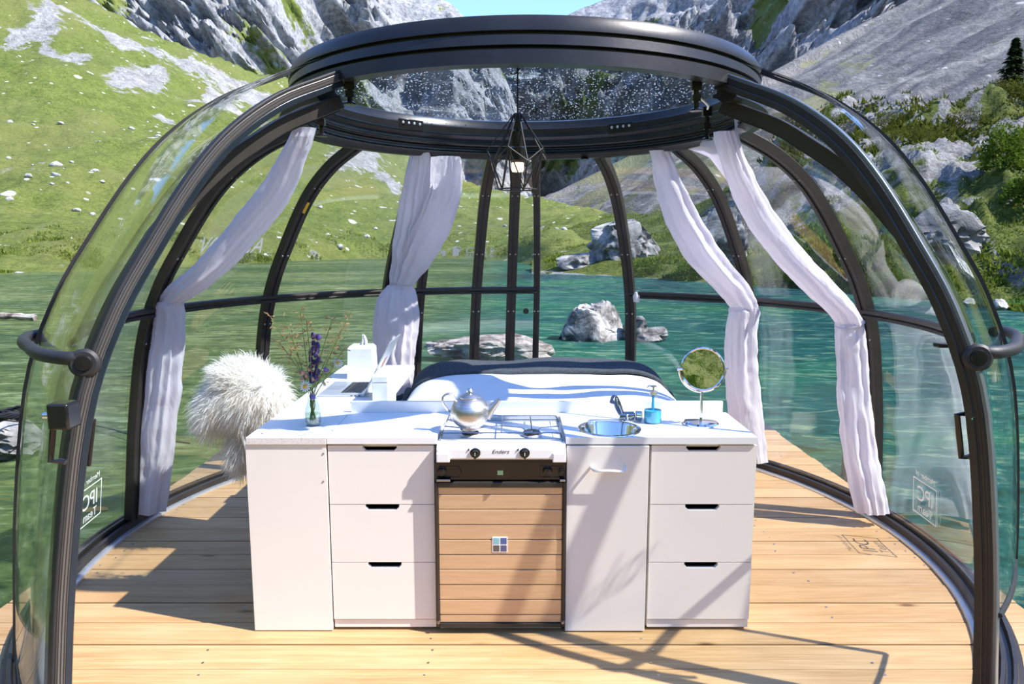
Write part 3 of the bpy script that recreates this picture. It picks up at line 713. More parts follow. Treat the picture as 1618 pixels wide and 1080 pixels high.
b = B(); ring(b, [(.965, 2.195), (1.0, 2.205), (1.02, 2.2), (1.033, 2.18), (1.036, 2.15), (1.022, 2.147), (1.022, 2.14), (1.034, 2.137), (1.04, 2.105), (1.026, 2.1), (1.026, 2.094), (1.045, 2.09), (1.05, 2.045), (.995, 2.045), (.985, 2.06), (.97, 2.06), (.97, 2.09), (.95, 2.11), (.945, 2.15), (.955, 2.16)])
top = b.build('top_ring', 'dark_metal', dome, sharp=30)
b = B(); ring(b, [(1.0, 2.046), (.985, 2.046), (.985, 2.036), (.997, 2.033), (.997, 2.02), (.982, 2.016), (.982, 2.006), (1.0, 2.0), (1.02, 1.985), (1.06, 1.985), (1.075, 2.0), (1.05, 2.046)], -44+360, 44, 100)
b.build('lower_ring', 'dark_metal', dome, sharp=30)
for z_, r_ in ((2.115, .957), (2.075, .979), (2.028, .993)):
    b = B(); ring(b, [(r_, z_), (r_-.012, z_+.004), (r_-.012, z_-.006), (r_, z_-.01)], 60, 300, 100); b.build('seal_strip', 'blue_metal', top, sharp=30)
# roof light of clear glass with droplets
b = B(); Pz = []
for k in range(10):
    rr = .965*k/9+.0001; Pz.append([dp(a*5, rr, 2.196+.05*(1-(rr/.965)**2)) for a in range(73)])
b.grid(Pz); roof = b.build('roof_pane', 'roof_glass', dome, solid=.006)
b = B(); rs = np.random.default_rng(8)
for k in range(4200):
    rr = .94*math.sqrt(rs.uniform()); az = rs.uniform(0, 360); zz = 2.196+.05*(1-(rr/.965)**2)+.003; s = rs.uniform(.0015, .005); c0 = dp(az, rr, zz)
    b.add([c0+Vector((s,0,0)), c0+Vector((0,s,0)), c0+Vector((-s,0,0)), c0+Vector((0,-s,0)), c0+Vector((0,0,s*.7))], [(0,1,4),(1,2,4),(2,3,4),(3,0,4)])
M['drop'] = plain('water_drop', (.85, .9, .95), .12, 0, .03, 20)
tag(b.build('water_droplets', 'drop', roof), None, None, None, 'stuff')
# ribs
RIBS = [(-42.5, .05), (47, .05), (-95, .075), (-123.5, .07), (-150.3, .05), (-158.2, .06), (-171, .07), (-179, .07), (175.2, .045), (154, .07), (127, .065), (99.5, .08)]
fz = lambda z: -.055*min(1, max(0, (z-1.5)/.35))
for az, wd in RIBS:
    near = abs(az) < 60
    b = B(); strip(b, az, -.018, .03, -wd/2, wd/2, oz=fz if abs(az) < 60 else None); r_ = b.build('rib', 'rib_metal', dome, bevel=.003, sharp=30)
    b = B(); strip(b, az, -.024, -.018, -.004, .004, oz=fz if near else None); b.build('gasket', 'rubber', r_, sharp=30)
    for i in (() if near else (13, 21, 31)):
        n = pnorm(i); r, z = PR[i]; a = math.radians(az); tg = Vector((math.cos(a), math.sin(a), 0))
        for s in (-1, 1):
            p = dp(az, r-n.x*.018, z-n.y*.018)+tg*s*wd*.28; d = dp(az, -n.x, 0)-dp(az, 0, 0); d.z = -n.y
            b = B(); b.lathe([(.006, 0), (.005, .003), (0, .004)], p, 8, rot_to(d)); b.build('bolt', 'screw', r_)
# panes between the ribs (the back is open between +154 and +175)
for a0, a1 in [(-42.5, -95), (-95, -123.5), (-123.5, -150.3), (-150.3, -171), (-171, -184.8), (154, 127), (127, 99.5), (99.5, 47)]:
    b = B(); pane(b, a0, a1, .008, na=max(6, int(abs(a1-a0)/3))); b.build('glass_pane', 'glass', dome)
# horizontal rail
def rail(a0, a1, z=1.14, nn=40):
    b = B(); r0 = prof_at(z)-.012
    pts = [dp(a0+(a1-a0)*k/nn, r0, z) for k in range(nn+1)]; b.tube(pts, .016, 10); o_ = b.build('rail', 'rib_metal', dome)
    b = B(); b.tube([p+Vector((0, 0, -.026)) for p in pts], .01, 8); b.build('rail_gasket', 'rubber', o_)
rail(-60, -184.8, 1.15); rail(154, 60, 1.13)
# black hanging clamps under the ring
for u, vt, vb, zt in [(508, 165, 216, 2.03), (553, 128, 166, 2.05), (688, 210, 246, 2.06), (924, 214, 252, 2.06), (1100, 130, 176, 2.05), (1117, 172, 222, 2.03)]:
    p = atz(u, vt, zt)
    if vt > 205: p = aty(u, vt, 4.34)
    q = aty(u, vb, p.y); b = B(); b.cyl(q+Vector((0,0,.004)), p, .009, 10); b.box(p+Vector((-.018,-.014,-.03)), p+Vector((.018,.014,.006)))
    b.box(p*.45+q*.55+Vector((-.014,-.012,-.012)), p*.45+q*.55+Vector((.014,.012,.012))); c_ = b.build('clamp', 'black', dome)
    b = B(); b.lathe([(.0, 0), (.024, .001), (.024, .006), (.012, .013), (0, .013)], q, 16); b.build('clamp_foot', 'black', c_)
# bracket plates with four bolts on the ring's inner face, and small hooks
for u, v in [(618, 204), (998, 207)]:
    p = aty(u, v, 4.26); az = math.degrees(math.atan2(p.x-.05, CY-p.y)); zc = p.z
    rr = .945
    a = math.radians(az); tg = Vector((math.cos(a), math.sin(a), 0)); nn = Vector((-math.sin(a), math.cos(a), 0)); p = dp(az, rr, zc)
    mt = Matrix.Translation(p) @ Matrix((tg, nn, Vector((0,0,1)))).transposed().to_4x4()
    b = B(); b.box((-.08, -.004, -.028), (.08, .004, .028), mt); br = b.build('bracket_plate', 'black', dome, bevel=.002)
    for s in (-.055, -.018, .018, .055):
        b = B(); b.lathe([(.008, 0), (.007, .004), (0, .005)], mt @ Vector((s, .004, .008)), 10, rot_to(nn)); b.build('bolt', 'alu', br)
for u, v, y_ in [(564, 198, 4.2), (620, 120, 2.52), (672, 216, 4.3), (938, 224, 4.3), (1047, 212, 4.2), (1050, 128, 2.6)]:
    p = aty(u, v, y_); b = B(); b.tube([p+Vector((0, 0, .02)), p+Vector((0, 0, .0)), p+Vector((.006, 0, -.012)), p+Vector((.014, 0, -.008)), p+Vector((.016, 0, .002))], .0025, 6); b.build('hook', 'alu', dome)
b = B(); p0 = aty(1101, 150, 2.72); p1 = aty(1118, 172, 2.8); b.tube(bez([p0, (p0+p1)/2+Vector((.02,0,-.01)), p1], 10), .004, 6); b.build('white_lead', 'decal', dome)
b = B(); p = dp(-123.5, prof_at(1.72)-.021, 1.72); q = dp(-123.5, prof_at(1.66)-.021, 1.66); b.tube([p, q], .012, 4); tag(b.build('yellow_sticker', 'yellow', dome), 'small yellow sticker on a rib')

# text and pictograms printed on the panes
def text_mesh(s, size=1., shear=0.):
    cu = bpy.data.curves.new('t', 'FONT'); cu.body = s; cu.size = size; cu.shear = shear; cu.align_x = 'CENTER'; cu.align_y = 'CENTER'
    o = bpy.data.objects.new('t', cu); COL.objects.link(o); bpy.context.view_layer.update()
    me = o.evaluated_get(bpy.context.evaluated_depsgraph_get()).to_mesh()
    V = [v.co.copy() for v in me.vertices]; Fc = [tuple(p.vertices) for p in me.polygons]
    bpy.data.objects.remove(o); return V, Fc
def text_on_pane(s, az, z, size, off, parent, mirror=False, name='lettering', mat='decal', shear=0, oz=None, label=None, extra=None, slope=0, xs=1.):
    V, Fc = text_mesh(s, size, shear) if s else ([], [])
    if extra: k = len(V); V = V+extra[0]; Fc = Fc+[tuple(i+k for i in f) for f in extra[1]]
    b = B(); out = []
    for p in V:
        zz = z+p.y*.98+slope*p.x; r = prof_at(zz)+off+(oz(zz) if oz else 0)
        out.append(dp(az+math.degrees((-p.x if mirror else p.x)*xs/r), r, zz))
    b.add(out, Fc); o = b.build(name, mat, parent, smooth=False)
    if label: o['label'] = label
    return o
def frame_rect(x0, y0, x1, y1, t):
    V = [];Fc = []
    for a, c_, d_, e in ((x0, y0, x1, y0+t), (x0, y1-t, x1, y1), (x0, y0, x0+t, y1), (x1-t, y0, x1, y1)):
        k = len(V); V += [Vector((a, c_, 0)), Vector((d_, c_, 0)), Vector((d_, e, 0)), Vector((a, e, 0))]; Fc.append((k, k+1, k+2, k+3))
    return V, Fc
# seen from inside: text runs clockwise, mirrored
text_on_pane('ALUKOV', -109, 1.465, .13, .004, dome, False, label='white mirrored brand lettering on the left pane')
for az, zc, mir in ((-83.3, .3, False), (86.6, .27, False)):
    text_on_pane('IPC', az, zc, .105, .004, dome, mir, label='white mirrored IPC team logo on the pane', extra=frame_rect(-.11, -.105, .11, .075, .006))
    text_on_pane('Team', az, zc-.07, .06, .004, dome, mir); text_on_pane('Member of', az, zc+.1, .04, .004, dome, mir)
def arc(cx, cy, r, t, a0=0, a1=360, n=20):
    V = []; Fc = []
    for k in range(n+1):
        a = math.radians(a0+(a1-a0)*k/n); V += [Vector((cx+math.cos(a)*r, cy+math.sin(a)*r, 0)), Vector((cx+math.cos(a)*(r-t), cy+math.sin(a)*(r-t), 0))]
    for k in range(n): Fc.append((2*k, 2*k+2, 2*k+3, 2*k+1))
    return V, Fc
def cat(*ms):
    V = []; Fc = []
    for v, f in ms: k = len(V); V += v; Fc += [tuple(i+k for i in q) for q in f]
    return V, Fc
def rect(x0, y0, x1, y1): return [Vector((x0, y0, 0)), Vector((x1, y0, 0)), Vector((x1, y1, 0)), Vector((x0, y1, 0))], [(0, 1, 2, 3)]
icons = cat(arc(-.19, .0, .02, .006), rect(-.165, -.03, -.14, .01), rect(-.09, -.03, -.045, .025), arc(-.05, .02, .02, .006),
            arc(.04, .0, .035, .006, 0, 180), rect(.005, -.006, .075, 0), *[rect(.012+.02*k, -.024, .022+.02*k, -.014) for k in range(3)], rect(.005, -.04, .075, -.034),
            arc(.14, -.02, .018, .006), arc(.19, .02, .014, .006), arc(.19, -.02, .016, .006, 30, 330), rect(.137, .0, .143, .04))
for lo, hi in ((-9, -.1), (-.1, -.02), (-.02, .1), (.1, 9)):
    keep = [f for f in icons[1] if lo < icons[0][f[0]].x <= hi]; ids = sorted({i for f in keep for i in f}); mp = {i: k for k, i in enumerate(ids)}
    text_on_pane('', -167.6, 1.42, .1, .003, dome, True, 'pictogram', 'decal', extra=([icons[0][i] for i in ids], [tuple(mp[i] for i in f) for f in keep]), label='small white pictogram printed on the rear pane')
b = B(); p = dp(177.6, prof_at(.98)-.002, .98); b.lathe([(0, 0), (.022, 0), (.022, .006), (0, .006)], p, 14, rot_to((0, -1, 0))); b.build('lock_knob', 'black', dome)
b = B(); p = dp(152.8, prof_at(1.1)-.03, 1.1); b.lathe([(0, 0), (.022, .0), (.028, .04), (.018, .07), (0, .075)], p+Vector((.02, 0, -.03)), 14); b.build('reading_spot', 'decal', dome)

# ------------------------------------------------------------------ sliding doors (pushed open to both sides)
dz = lambda z: .012+.03*max(0, z)
for sgn, azr, aze, label in ((-1, -39.5, -57.5, 'left sliding glass door pushed open, with lock box and curved grab handle'), (1, 44, 57.5, 'right sliding glass door pushed open, with white lettering and curved grab handle')):
    d = empty('sliding_door', dp(azr, 2.0, .0), label, 'door')
    zt = len(PR)-1; ii = 0 if sgn < 0 else 7
    b = B(); strip(b, azr, .02, .046, -.018, .018); fr = b.build('frame', 'frame_grey' if sgn < 0 else 'rib_metal', d, bevel=.004, sharp=30)
    b = B(); strip(b, azr, 0, .022, -.022, .014); b.build('inner_profile', 'blue_metal' if sgn < 0 else 'rib_metal', fr, bevel=.004, sharp=30)
    for o_ in (.024, .032, .04):
        b = B(); strip(b, azr, o_, o_+.0025, -.0192, .0192); b.build('groove_lip', 'rubber', fr, sharp=30)
    b = B(); strip(b, azr, .046, .056, -.014, .018); b.build('outer_profile', 'rubber' if sgn < 0 else 'alu_dark', fr, bevel=.003, sharp=30)
    b = B(); pane(b, azr, aze, .03, oz=dz, na=10, i0=ii); gp = b.build('glass_pane', 'door_glass', d)
    b = B(); strip(b, aze, .026, .044, -.009, .009, oz=dz, i0=ii); b.build('edge_line_strip', 'rubber', gp, sharp=30)  # black strip added to draw the dark line of glass seen edge-on
    if sgn > 0:
        n_ = pnorm(ii); b = B(); b.tube([dp(azr+(aze-azr)*k/12, PR[ii][0]+.035+dz(PR[ii][1]), PR[ii][1]) for k in range(13)], .008, 6); b.build('bottom_seal', 'rubber', gp)
        text_on_pane('Alukov', 50, 1.42, .12, .045, gp, False, oz=dz, slope=-.12, xs=.42, label='white brand lettering near the top of the door')
    # curved grab handle
    zh = 1.17; pts = []
    r0 = prof_at(zh)+.075
    for az, rr in [(azr, r0-.02), (azr+sgn*1, r0+.03), (azr+sgn*5, r0+.055), (azr+sgn*10, r0+.05), (azr+sgn*14, r0+.055), (azr+sgn*17, r0+.05), (azr+sgn*19, r0+.04), (azr+sgn*20, r0+.01), (azr+sgn*18, r0-.0)]: pts.append(dp(az, rr, zh+.0))
    b = B(); b.tube(bez(pts, 40), .019, 12); h_ = b.build('grab_handle', 'rubber', d)
    p = dp(azr, r0-.01, zh-.015); dirn = dp(azr-sgn*60, 1, 0)-dp(azr-sgn*60, 0, 0)
    b = B(); b.lathe([(0, -.02), (.04, -.02), (.04, .012), (.032, .02), (0, .02)], p, 20, rot_to((-sgn*.3, -1, .1))); b.build('handle_mount', 'rubber', h_)
    b = B(); b.lathe([(0, .02), (.023, .02), (.02, .026), (0, .027)], p, 18, rot_to((-sgn*.3, -1, .1))); b.build('mount_cap', 'black', h_)
    if sgn < 0:
        y_ = dp(azr, prof_at(.83)+.1, 0).y
        p = aty(100, 655, y_); b = B(); b.box(p-Vector((.026, .03, .035)), p+Vector((.03, .03, .035))); lb = b.build('lock_box', 'black', d, bevel=.006)
        b = B(); q = aty(80, 656, y_); b.lathe([(0, 0), (.008, 0), (.009, .03), (.006, .033), (0, .033)], q+Vector((.012, 0, 0)), 14, rot_to((-1, 0, 0))); b.build('lock_barrel', 'chrome', lb)
        q0, q1 = aty(84, 676, y_), aty(80, 728, y_); b = B(); b.tube([q0+Vector((.02, 0, .01)), q0, (q0+q1)/2, q1, q1+Vector((.03, 0, 0)), aty(104, 730, y_)], .008, 8); b.build('pull_bar', 'black', lb)
        b = B(); q = aty(148, 662, y_+.1); q1 = aty(140, 735, y_+.1); b.tube([q, q1], .007, 8); b.build('inner_pull', 'black', d)
    else:
        y_ = dp(azr, prof_at(.8)-.05, 0).y
        q0, q1 = aty(1512, 655, y_), aty(1519, 722, y_); b = B(); b.tube([aty(1530, 653, y_), q0, (q0+q1)/2, q1, aty(1533, 721, y_)], .009, 8); b.build('pull_bar', 'black', d)
        b = B(); b.lathe([(0, 0), (.009, 0), (.008, .012), (0, .012)], aty(1536, 660, y_-.03), 12, rot_to((0, -1, 0))); b.build('lock_barrel', 'chrome', d)
        p = aty(1488, 545, 2.6); b = B(); b.box(p-Vector((.022, .02, .008)), p+Vector((.03, .02, .008))); b.build('stop_block', 'black', d, bevel=.003)

# ------------------------------------------------------------------ curtains
def bundle(b, path, pleats=9, n=96, m=60, seed=0, amp=.16, flat=.62):
    cv = bez(path, m); P = []
    th_ = np.arange(n)/n*2*np.pi; tt_ = np.arange(m+1)/m; kk = pleats/6.; ln_ = np.ones_like(tt_)[:, None]
    cp = np.stack([np.cos(th_)[None]*kk*ln_, np.sin(th_)[None]*kk*ln_, tt_[:, None]*1.6+0*th_[None]], -1)
    cp2 = np.stack([np.cos(th_)[None]*kk*2.2*ln_, np.sin(th_)[None]*kk*2.2*ln_, tt_[:, None]*3+0*th_[None]], -1)
    RP = (1-2.4*np.abs(vnoise(cp+seed*3.3, seed)))*1.15+vnoise(cp2+seed, seed+1)*.55
    for i in range(m+1):
        u, v, y_, w_ = cv[i]; c0 = aty(u, v, y_); px = (y_*CT+(HC-c0.z)*ST)/F; a = w_/2*px
        row = []; t = i/m
        for k in range(n):
            th = 2*math.pi*k/n
            rip = 1+amp*RP[i, k]
            row.append(c0+Vector((math.cos(th)*a*rip/(1+amp*.5), math.sin(th)*a*flat*rip, 0)))
        P.append(row)
    Q = np.array([[list(p) for p in r] for r in P]); q = fbm(Q*11, 4, seed+3)*.006; Q[..., 0] += q; Q[..., 1] += np.roll(q, 3, 0)
    PT = [[Vector(Q[i, k]) for i in range(m+1)] for k in range(n)]
    b.grid(PT, closed_u=True)
def band(c, w_, name='tie_band', parent=None):
    b = B(); b.tube([c+Vector((math.cos(a)*w_, math.sin(a)*w_*.62, .02*math.sin(a+1))) for a in [2*math.pi*k/24 for k in range(24)]], .006, 6, closed=True); b.build(name, 'curtain', parent)
def curtain(label, upper, lower, tie, pleats=9, seed=0, swags=()):
    c0 = aty(*lower[-1][:3]); t = empty('curtain', (c0.x, c0.y, c0.z), label, 'curtain', 'tied-back white curtains')
    for k, up_ in enumerate(upper):
        b = B(); bundle(b, up_, pleats, seed=seed+k, amp=.15); b.build('upper_drape', 'curtain', t, sharp=80)
    b = B(); bundle(b, lower, pleats+1, seed=seed+7, amp=.17); b.build('lower_drape', 'curtain', t, sharp=80)
    band(aty(*tie[:3]), tie[3], parent=t)
    for sw in swags:
        b = B(); b.grid(sw); b.build('swag', 'curtain', t, solid=.003)
    return t
curtain('white curtain tied to the left rib nearest the open door',
  [[(482, 202, 3.27, 34), (462, 245, 3.3, 42), (435, 300, 3.36, 54), (395, 355, 3.42, 62), (345, 410, 3.48, 62), (298, 452, 3.54, 58), (268, 478, 3.56, 40)]],
  [(268, 476, 3.56, 40), (268, 505, 3.57, 46), (264, 560, 3.58, 50), (255, 640, 3.6, 54), (245, 730, 3.62, 56), (232, 808, 3.62, 56)], (268, 480, 3.56, .065), 11, 1)
curtain('white curtain in two gathered drapes tied behind the laptop',
  [[(664, 240, 4.25, 32), (658, 290, 4.4, 46), (650, 350, 4.6, 52), (638, 410, 4.75, 40), (628, 452, 4.82, 26)], [(706, 248, 4.25, 44), (700, 300, 4.4, 58), (680, 360, 4.6, 60), (655, 415, 4.75, 50), (636, 452, 4.82, 32)]],
  [(630, 450, 4.82, 36), (627, 475, 4.83, 60), (624, 520, 4.84, 66), (622, 570, 4.86, 62), (620, 640, 4.88, 54), (616, 690, 4.88, 54)], (631, 452, 4.82, .085), 13, 11)
curtain('white curtain tied to the right rib nearest the bed, behind the round mirror',
  [[(1041, 238, 4.05, 30), (1058, 290, 4.15, 44), (1082, 350, 4.24, 56), (1120, 410, 4.32, 64), (1158, 455, 4.38, 56), (1178, 490, 4.4, 40)]],
  [(1176, 484, 4.4, 42), (1172, 520, 4.42, 48), (1172, 580, 4.44, 50), (1178, 650, 4.46, 50), (1190, 728, 4.46, 44)], (1176, 486, 4.4, .08), 11, 21)
ring_l = [aty(1065, 232, 4.0), aty(1098, 226, 3.85), aty(1130, 216, 3.6)]; low_l = [aty(1100, 236, 3.95), aty(1125, 250, 3.8), aty(1160, 300, 3.62)]
ring_r = [aty(1160, 185, 3.35), aty(1195, 190, 3.3), aty(1240, 206, 3.25)]; low_r = [aty(1162, 212, 3.36), aty(1195, 204, 3.3), aty(1240, 209, 3.25)]
curtain('white curtain with sheer swags tied to the right rib nearest the open door',
  [[(1147, 208, 3.36, 38), (1165, 265, 3.42, 46), (1195, 330, 3.5, 56), (1240, 395, 3.56, 62), (1292, 450, 3.6, 62), (1332, 492, 3.62, 50), (1345, 515, 3.63, 42)]],
  [(1342, 510, 3.63, 42), (1346, 550, 3.63, 46), (1350, 620, 3.63, 48), (1360, 720, 3.62, 50), (1376, 808, 3.6, 50)], (1343, 512, 3.63, .07), 11, 31,
  swags=[[[a*(1-k/4)+c_*(k/4) for k in range(5)] for a, c_ in zip(ring_l, low_l)], [[a*(1-k/4)+c_*(k/4) for k in range(5)] for a, c_ in zip(ring_r, low_r)]])

# ------------------------------------------------------------------ pendant lamp
YL = 2.42
pt = lambda u, v: aty(u, v, YL)
apex = pt(818, 180); c0 = Vector((apex.x, YL, 0)); zt, zm, zl = apex.z, pt(818, 248).z, pt(818, 299).z
R1 = pt(866, 248).x-apex.x; R0 = .012; R2 = pt(848, 299).x-apex.x
t = empty('pendant_lamp', pt(818, 108), 'black wire cage pendant lamp with a lit bulb hanging inside the dome', 'pendant lamp')
b = B(); b.cyl(pt(818, 106), apex, .003, 6); b.build('cord', 'ink', t)
b = B(); b.tube(bez([pt(806, 116), pt(814, 117), pt(818, 112), pt(822, 108)], 10), .0022, 6); b.build('cord_knot', 'ink', t)
b = B(); b.box(pt(812, 104)-Vector((0, .012, 0)), pt(824, 99)+Vector((0, .012, .006))); b.build('ceiling_hook', 'dark_metal', t, bevel=.002)
b = B(); n = 10; wr = .0022
V0 = [c0+Vector((math.cos(2*math.pi*k/n)*R0, math.sin(2*math.pi*k/n)*R0, zt)) for k in range(n)]
V1 = [c0+Vector((math.cos(2*math.pi*k/n)*R1, math.sin(2*math.pi*k/n)*R1, zm+(.022 if k % 2 else -.022))) for k in range(n)]
V2 = [c0+Vector((math.cos(2*math.pi*(k+.0)/n)*R2, math.sin(2*math.pi*(k+.0)/n)*R2, zl)) for k in range(n)]
for k in range(n):
    for a, c_ in ((V0[k], V1[k]), (V1[k], V1[(k+1) % n]), (V1[k], V2[k]), (V2[k], V2[(k+1) % n]), (V0[k], V0[(k+1) % n])): b.cyl(a, c_, wr, 5)
    if k % 2: b.cyl(V1[k], V2[(k+1) % n], wr, 5); b.cyl(V1[k], V2[k-1], wr, 5)
b.build('cage', 'ink', t)
b = B(); b.lathe([(.004, zt), (.012, zt-.005), (.014, zt-.05), (.019, zt-.055), (.02, zt-.105), (.026, zt-.11), (.026, zt-.15), (.018, zt-.158), (0, zt-.158)], (apex.x, YL, 0), 20); b.build('socket', 'black', t)
g = G('warm_bulb'); M['bulb'] = g.end(g.n('Emission', Color=(1, .72, .42), Strength=1.6).outputs[0])
b = B(); zb = zt-.158; b.lathe([(.016, zb+.004), (.02, zb), (.021, zb-.02), (.018, zb-.028), (0, zb-.03)], (apex.x, YL, 0), 20); b.build('bulb', 'bulb', t)

# ------------------------------------------------------------------ kitchen row
YF = 2.558; ZT = .77; YB = 2.94
zf = lambda v, y_=YF: aty(809, v, y_).z
xf = lambda u, v, y_=YF: aty(u, v, y_).x
def chamfer_cut(b, x0, x1, z0, z1, y0, y1, nx0, nx1, nz):
    """front panel with a cut-out grip in its top edge"""
    c_ = .012
    out = [(x0, z0), (x1, z0), (x1, z1), (nx1, z1), (nx1-.0, z1-nz+c_), (nx1-c_, z1-nz), (nx0+c_, z1-nz), (nx0, z1-nz+c_), (nx0, z1), (x0, z1)]
    n = len(out); vs = [(x, y0, z) for x, z in out]+[(x, y1, z) for x, z in out]
    # split front/back into convex pieces: left, middle, right
    def cap(o, rev):
        q = [(0, 7, 8, 9), (0, 6, 7), (0, 1, 5, 6), (1, 4, 5), (1, 2, 3, 4)]
        return [tuple((i+o) for i in (reversed(f) if rev else f)) for f in q]
    fs = cap(0, False)+cap(n, True)+[(i, (i+1) % n, (i+1) % n+n, i+n) for i in range(n)]
    b.add(vs, fs)
def drawer_unit(u0, u1, label, name='drawer_cabinet', grip=()):
    x0, x1 = xf(u0, 840), xf(u1, 840); zb = zf(990); z3 = zf(978); z0 = zf(703); zs = [z0, zf(796.5), zf(888), z3]
    t = empty(name, ((x0+x1)/2, (YF+YB)/2, 0), label, 'cabinet')
    b = B(); T = .014; yb = YF+.018
    b.box((x0, yb, .012), (x0+T, YB-.01, z0+.003)); b.box((x1-T, yb, .012), (x1, YB-.01, z0+.003)); b.box((x0, YB-.02, .012), (x1, YB-.01, z0)); b.box((x0, yb, z0-.01), (x1, yb+.02, z0+.003))
    b.build('body', 'white', t, smooth=False)
    b = B(); b.box((x0+.003, YF+.006, .012), (x1-.003, yb+.02, z3-.004)); b.build('plinth', 'white', t, smooth=False, bevel=.001)
    for s in (x0+.04, x1-.04):
        b = B(); b.lathe([(0, 0), (.014, 0), (.01, .012), (0, .012)], (s, YF+.05, 0), 12); b.build('foot', 'alu', t)
    for k in range(3):
        a, c_ = zs[k]-.0015, zs[k+1]+.0015; b = B()
        cx = x0+(x1-x0)*(.49+.01*k)
        chamfer_cut(b, x0+.002, x1-.002, c_, a, YF, YF+.016, cx-.064, cx+.064, .021)
        f = b.build('drawer', 'white', t, smooth=False)
        b = B(); b.box((x0+.02, YF+.017, c_+.01), (x1-.02, YB-.03, c_+.018)); b.box((x0+.02, YF+.06, c_+.01), (x0+.03, YB-.03, a-.03)); b.box((x1-.03, YF+.06, c_+.01), (x1-.02, YB-.03, a-.03)); b.build('tray', 'black', f, smooth=False)
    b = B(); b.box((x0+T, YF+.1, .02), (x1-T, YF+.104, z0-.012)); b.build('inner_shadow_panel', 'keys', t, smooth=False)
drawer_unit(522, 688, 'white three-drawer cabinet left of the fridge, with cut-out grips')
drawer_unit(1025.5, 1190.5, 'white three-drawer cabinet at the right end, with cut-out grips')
# left pedestal
x0, x1 = xf(395, 840), xf(520.5, 840)
t = empty('side_cabinet', ((x0+x1)/2, 2.75, 0), 'plain white tall panel cabinet at the left end below the flower vase', 'cabinet')
b = B(); b.box((x0+.004, YF+.016, .003), (x1-.002, YB, .742)); b.build('body', 'white', t, smooth=False, bevel=.001)
b = B(); b.box((x0, YF-.004, .004), (x1, YF+.0155, .742)); f = b.build('front_panel', 'white', t, smooth=False, bevel=.0015)
for v in (716, 760):
    p = aty(511, v, YF-.004); b = B(); b.lathe([(.004, 0), (.003, .002), (0, .002)], p, 8, rot_to((0, -1, 0))); b.build('screw', 'screw', f)
# panel door cabinet
x0, x1 = xf(894, 840), xf(1021.5, 840); zb = .006
t = empty('sink_cabinet', ((x0+x1)/2, 2.75, 0), 'plain white cabinet under the sink with a bow handle', 'cabinet')
b = B()
for a, c_ in (((x0+.004, YF+.012, .02), (x0+.018, YB-.01, .744)), ((x1-.018, YF+.012, .02), (x1-.004, YB-.01, .744)), ((x0+.004, YB-.022, .02), (x1-.004, YB-.01, .744)), ((x0+.004, YF+.012, .02), (x1-.004, YB-.01, .036))): b.box(a, c_)
b.build('body', 'white', t, smooth=False)
b = B(); b.box((x0, YF-.012, zb), (x1, YF+.006, zf(703))); dr = b.build('door', 'white', t, smooth=False, bevel=.0015)
b = B(); q0, q1 = aty(934, 737, YF-.012), aty(987, 738, YF-.012); b.tube(bez([q0, q0+Vector((.004, -.02, -.003)), q0+Vector((.016, -.03, -.006)), (q0+q1)/2+Vector((0, -.031, -.004)), q1+Vector((-.016, -.03, -.006)), q1+Vector((-.004, -.02, -.003)), q1], 24), .0055, 8); b.build('handle', 'enamel', dr)

# worktops
xl, xr = xf(390, 693), xf(1196, 693); xs = xf(516, 693); s0, s1 = xf(690, 693), xf(894, 693)
t = empty('desk_worktop', (-.84, 3.3, .745), 'long white desk top running back along the left, with speckled raw edge', 'worktop')
b = B(); b.box((xl, YF-.008, ZT-.026), (xs-.001, YB, ZT)); b.box((xl, YB, ZT-.026), (-.575, 4.12, ZT)); b.build('top', 'worktop', t, smooth=False)
b = B(); b.box((xl, YF-.0095, ZT-.026), (xs-.001, YF-.008, ZT-.001)); b.build('raw_edge', 'speckle', t, smooth=False)
b = B(); b.box((xl+.02, 3.9, 0), (xl+.3, 4.1, ZT-.026)); b.build('leg_panel', 'white', t, smooth=False)
b = B(); p = atz(414, 685, ZT); b.lathe([(.004, 0), (.004, .0015), (0, .0015)], p, 8); b.build('screw', 'ink', t)
def hole_slab(b, x0, x1, y0, y1, z0, z1, cx, cy, R, n=40):
    # rectangular slab with a round hole
    out = []
    for k in range(n):
        a = 2*math.pi*k/n+1e-4; dx, dy = math.cos(a), math.sin(a)
        tx = ((x1 if dx > 0 else x0)-cx)/dx; ty = ((y1 if dy > 0 else y0)-cy)/dy; tt = min(tx, ty); out.append((cx+dx*tt, cy+dy*tt))
    for px_, py_ in ((x0, y0), (x1, y0), (x1, y1), (x0, y1)):
        k = min(range(n), key=lambda i: (out[i][0]-px_)**2+(out[i][1]-py_)**2); out[k] = (px_, py_)
    inn = [(cx+R*math.cos(2*math.pi*k/n), cy+R*math.sin(2*math.pi*k/n)) for k in range(n)]
    vs = [(*p, z1) for p in out]+[(*p, z1) for p in inn]+[(*p, z0) for p in out]+[(*p, z0) for p in inn]; fs = []
    for k in range(n):
        j = (k+1) % n; fs += [(k, j, n+j, n+k), (2*n+j, 2*n+k, 3*n+k, 3*n+j), (k, 2*n+k, 2*n+j, j), (n+j, 3*n+j, 3*n+k, n+k)]
    b.add(vs, fs)
SK = atz(963, 677, ZT); SR = .113
t = empty('worktop', ((xs+xr)/2, 2.75, ZT-.026), 'white kitchen worktop with low upstand and round sink cut-out', 'worktop')
b = B(); b.box((xs+.001, YF-.008, ZT-.026), (s0, YB, ZT)); b.build('top', 'worktop', t, smooth=False, bevel=.001)
b = B(); hole_slab(b, s1, xr, YF-.008, YB, ZT-.026, ZT, SK.x, SK.y, SR-.006); b.build('top', 'worktop', t, smooth=False)
b = B(); b.box((s0, YB-.06, ZT-.026), (s1, YB, ZT)); b.build('top', 'worktop', t, smooth=False)
